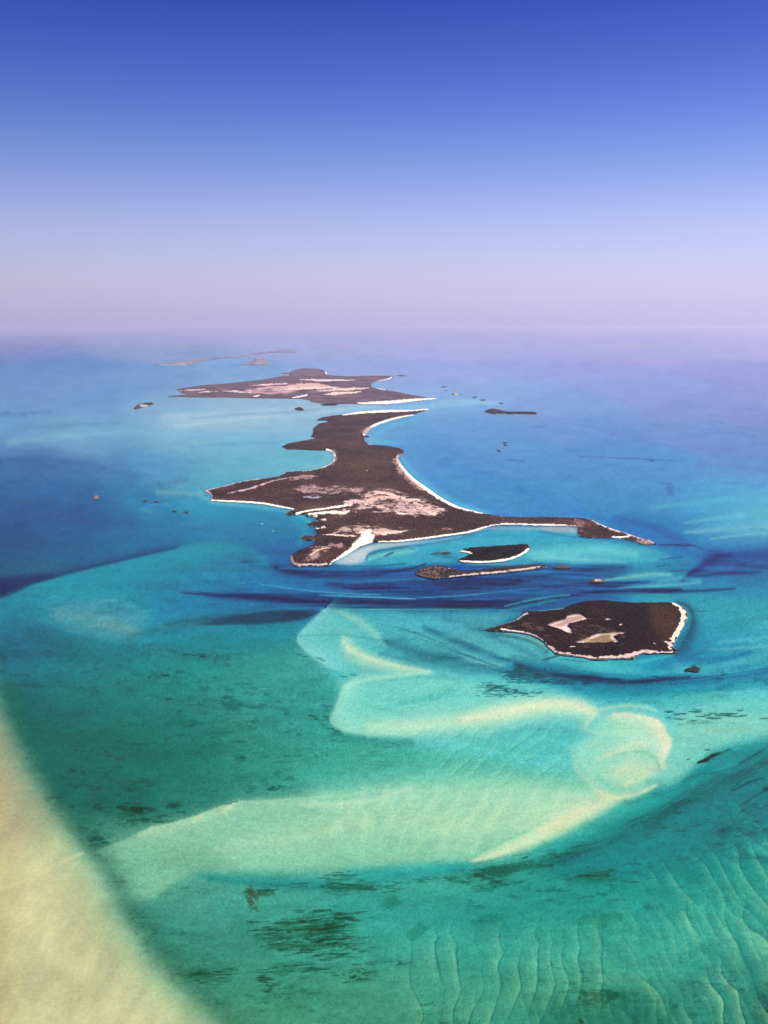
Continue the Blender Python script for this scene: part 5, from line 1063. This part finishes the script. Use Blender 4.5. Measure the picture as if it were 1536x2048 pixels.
# ---------------------------------------------------------------- two boats at anchor in the western bay
hull_mat = make_mat('white_gelcoat', base=(.8, .8, .78), rough=.3, spec=.5); win_mat = make_mat('dark_glass', base=(.02, .02, .025), rough=.1, spec=.5)
mast_mat = make_mat('mast', base=(.6, .6, .6), rough=.4); red_mat = make_mat('red_canvas', base=(.5, .12, .10))
def loft(sections):
    V = []; Fc = []; k = len(sections[0])
    for s_ in sections: V += s_
    for i in range(len(sections) - 1):
        for j in range(k - 1):
            a = i * k + j; Fc.append((a, a + k, a + k + 1, a + 1))
    return V, Fc
def boat(name, px, py, length, heading, label, sail):
    x, y = ground(px, py); root = empty(name, (float(x), float(y), 0)); tag(root, label, 'boat', 'boats at anchor in the western bay')
    c_, s_ = math.cos(heading), math.sin(heading); W = length * .17
    def place(nm, V, Fc, m, par=root):
        V = [(x + a * c_ - b * s_, y + a * s_ + b * c_, z) for a, b, z in V]
        return mesh_obj(nm, V, Fc, m, par, None, smooth=False)
    secs = []
    for t in np.linspace(0, 1, 9):
        w = W * (1 - max(0, (t - .45) / .55) ** 2.2) * (.86 + .14 * min(1, t * 4)); xx = (t - .5) * length; sh = 1.2 + .7 * t * t
        secs.append([(xx, 0, sh), (xx, w, sh), (xx, w * .85, .5), (xx, w * .4, -.3), (xx, 0, -.5), (xx, -w * .4, -.3), (xx, -w * .85, .5), (xx, -w, sh), (xx, 0, sh)])
    V, Fc = loft(secs); place('hull', V, Fc, hull_mat)
    def block(nm, x0, x1, w, z0, z1, m, tap=.8):
        V = [(x0, -w, z0), (x1, -w * .8, z0), (x1, w * .8, z0), (x0, w, z0), (x0 + .4, -w * tap, z1), (x1 - (x1 - x0) * .25, -w * tap * .8, z1), (x1 - (x1 - x0) * .25, w * tap * .8, z1), (x0 + .4, w * tap, z1)]
        return place(nm, V, [(3, 2, 1, 0), (4, 5, 6, 7), (0, 1, 5, 4), (1, 2, 6, 5), (2, 3, 7, 6), (3, 0, 4, 7)], m)
    block('cabin', -length * .22, length * .24, W * .66, 1.3, 2.5 if sail else 3.3, hull_mat)
    block('window_band', -length * .19, length * .20, W * .70, 1.8, 2.15, win_mat, 1.0)
    if sail:
        def rod(nm, p, q, r, m):
            p, q = Vector(p), Vector(q); d = (q - p).normalized(); u = d.orthogonal().normalized(); w = d.cross(u); V = []
            for e in (p, q): V += [tuple(e + r * (math.cos(a) * u + math.sin(a) * w)) for a in np.linspace(0, 2 * math.pi, 7)[:-1]]
            place(nm, V, [(k, (k + 1) % 6, 6 + (k + 1) % 6, 6 + k) for k in range(6)], m)
        rod('mast', (length * .08, 0, 1.4), (length * .08, 0, length * 1.15), .16, mast_mat)
        rod('boom', (length * .08, 0, 3.4), (-length * .32, 0, 3.5), .32, red_mat)
    else: block('flybridge', -length * .16, length * .06, W * .5, 3.3, 4.4, red_mat, .9)
    return root
boat('boat', 523, 1048, 17, 2.6, 'larger white yacht with a red canopy at anchor nearer the bay head', False)
boat('boat.001', 546, 1063, 12, 2.4, 'small white sailing boat at anchor closest to the jagged shore', True)

# ---------------------------------------------------------------- the air
hz = bpy.data.materials.new('haze'); hz.use_nodes = True; n = hz.node_tree.nodes; l = hz.node_tree.links; n.clear()
o_ = n.new('ShaderNodeOutputMaterial'); pv = n.new('ShaderNodeVolumePrincipled'); l.new(pv.outputs[0], o_.inputs['Volume'])
pv.inputs['Density'].default_value = HAZE_DENSITY; pv.inputs['Color'].default_value = (*HAZE_COLOR, 1); pv.inputs['Anisotropy'].default_value = 0.18
Rh = 6.1e5; z0, z1 = -14.0, 903.0
V = [(-Rh, -Rh, z0), (Rh, -Rh, z0), (Rh, Rh, z0), (-Rh, Rh, z0), (-Rh, -Rh, z1), (Rh, -Rh, z1), (Rh, Rh, z1), (-Rh, Rh, z1)]
hb = mesh_obj('haze', V, [(3, 2, 1, 0), (4, 5, 6, 7), (0, 1, 5, 4), (1, 2, 6, 5), (2, 3, 7, 6), (3, 0, 4, 7)], hz, None, smooth=False); tag(hb, kind='stuff')
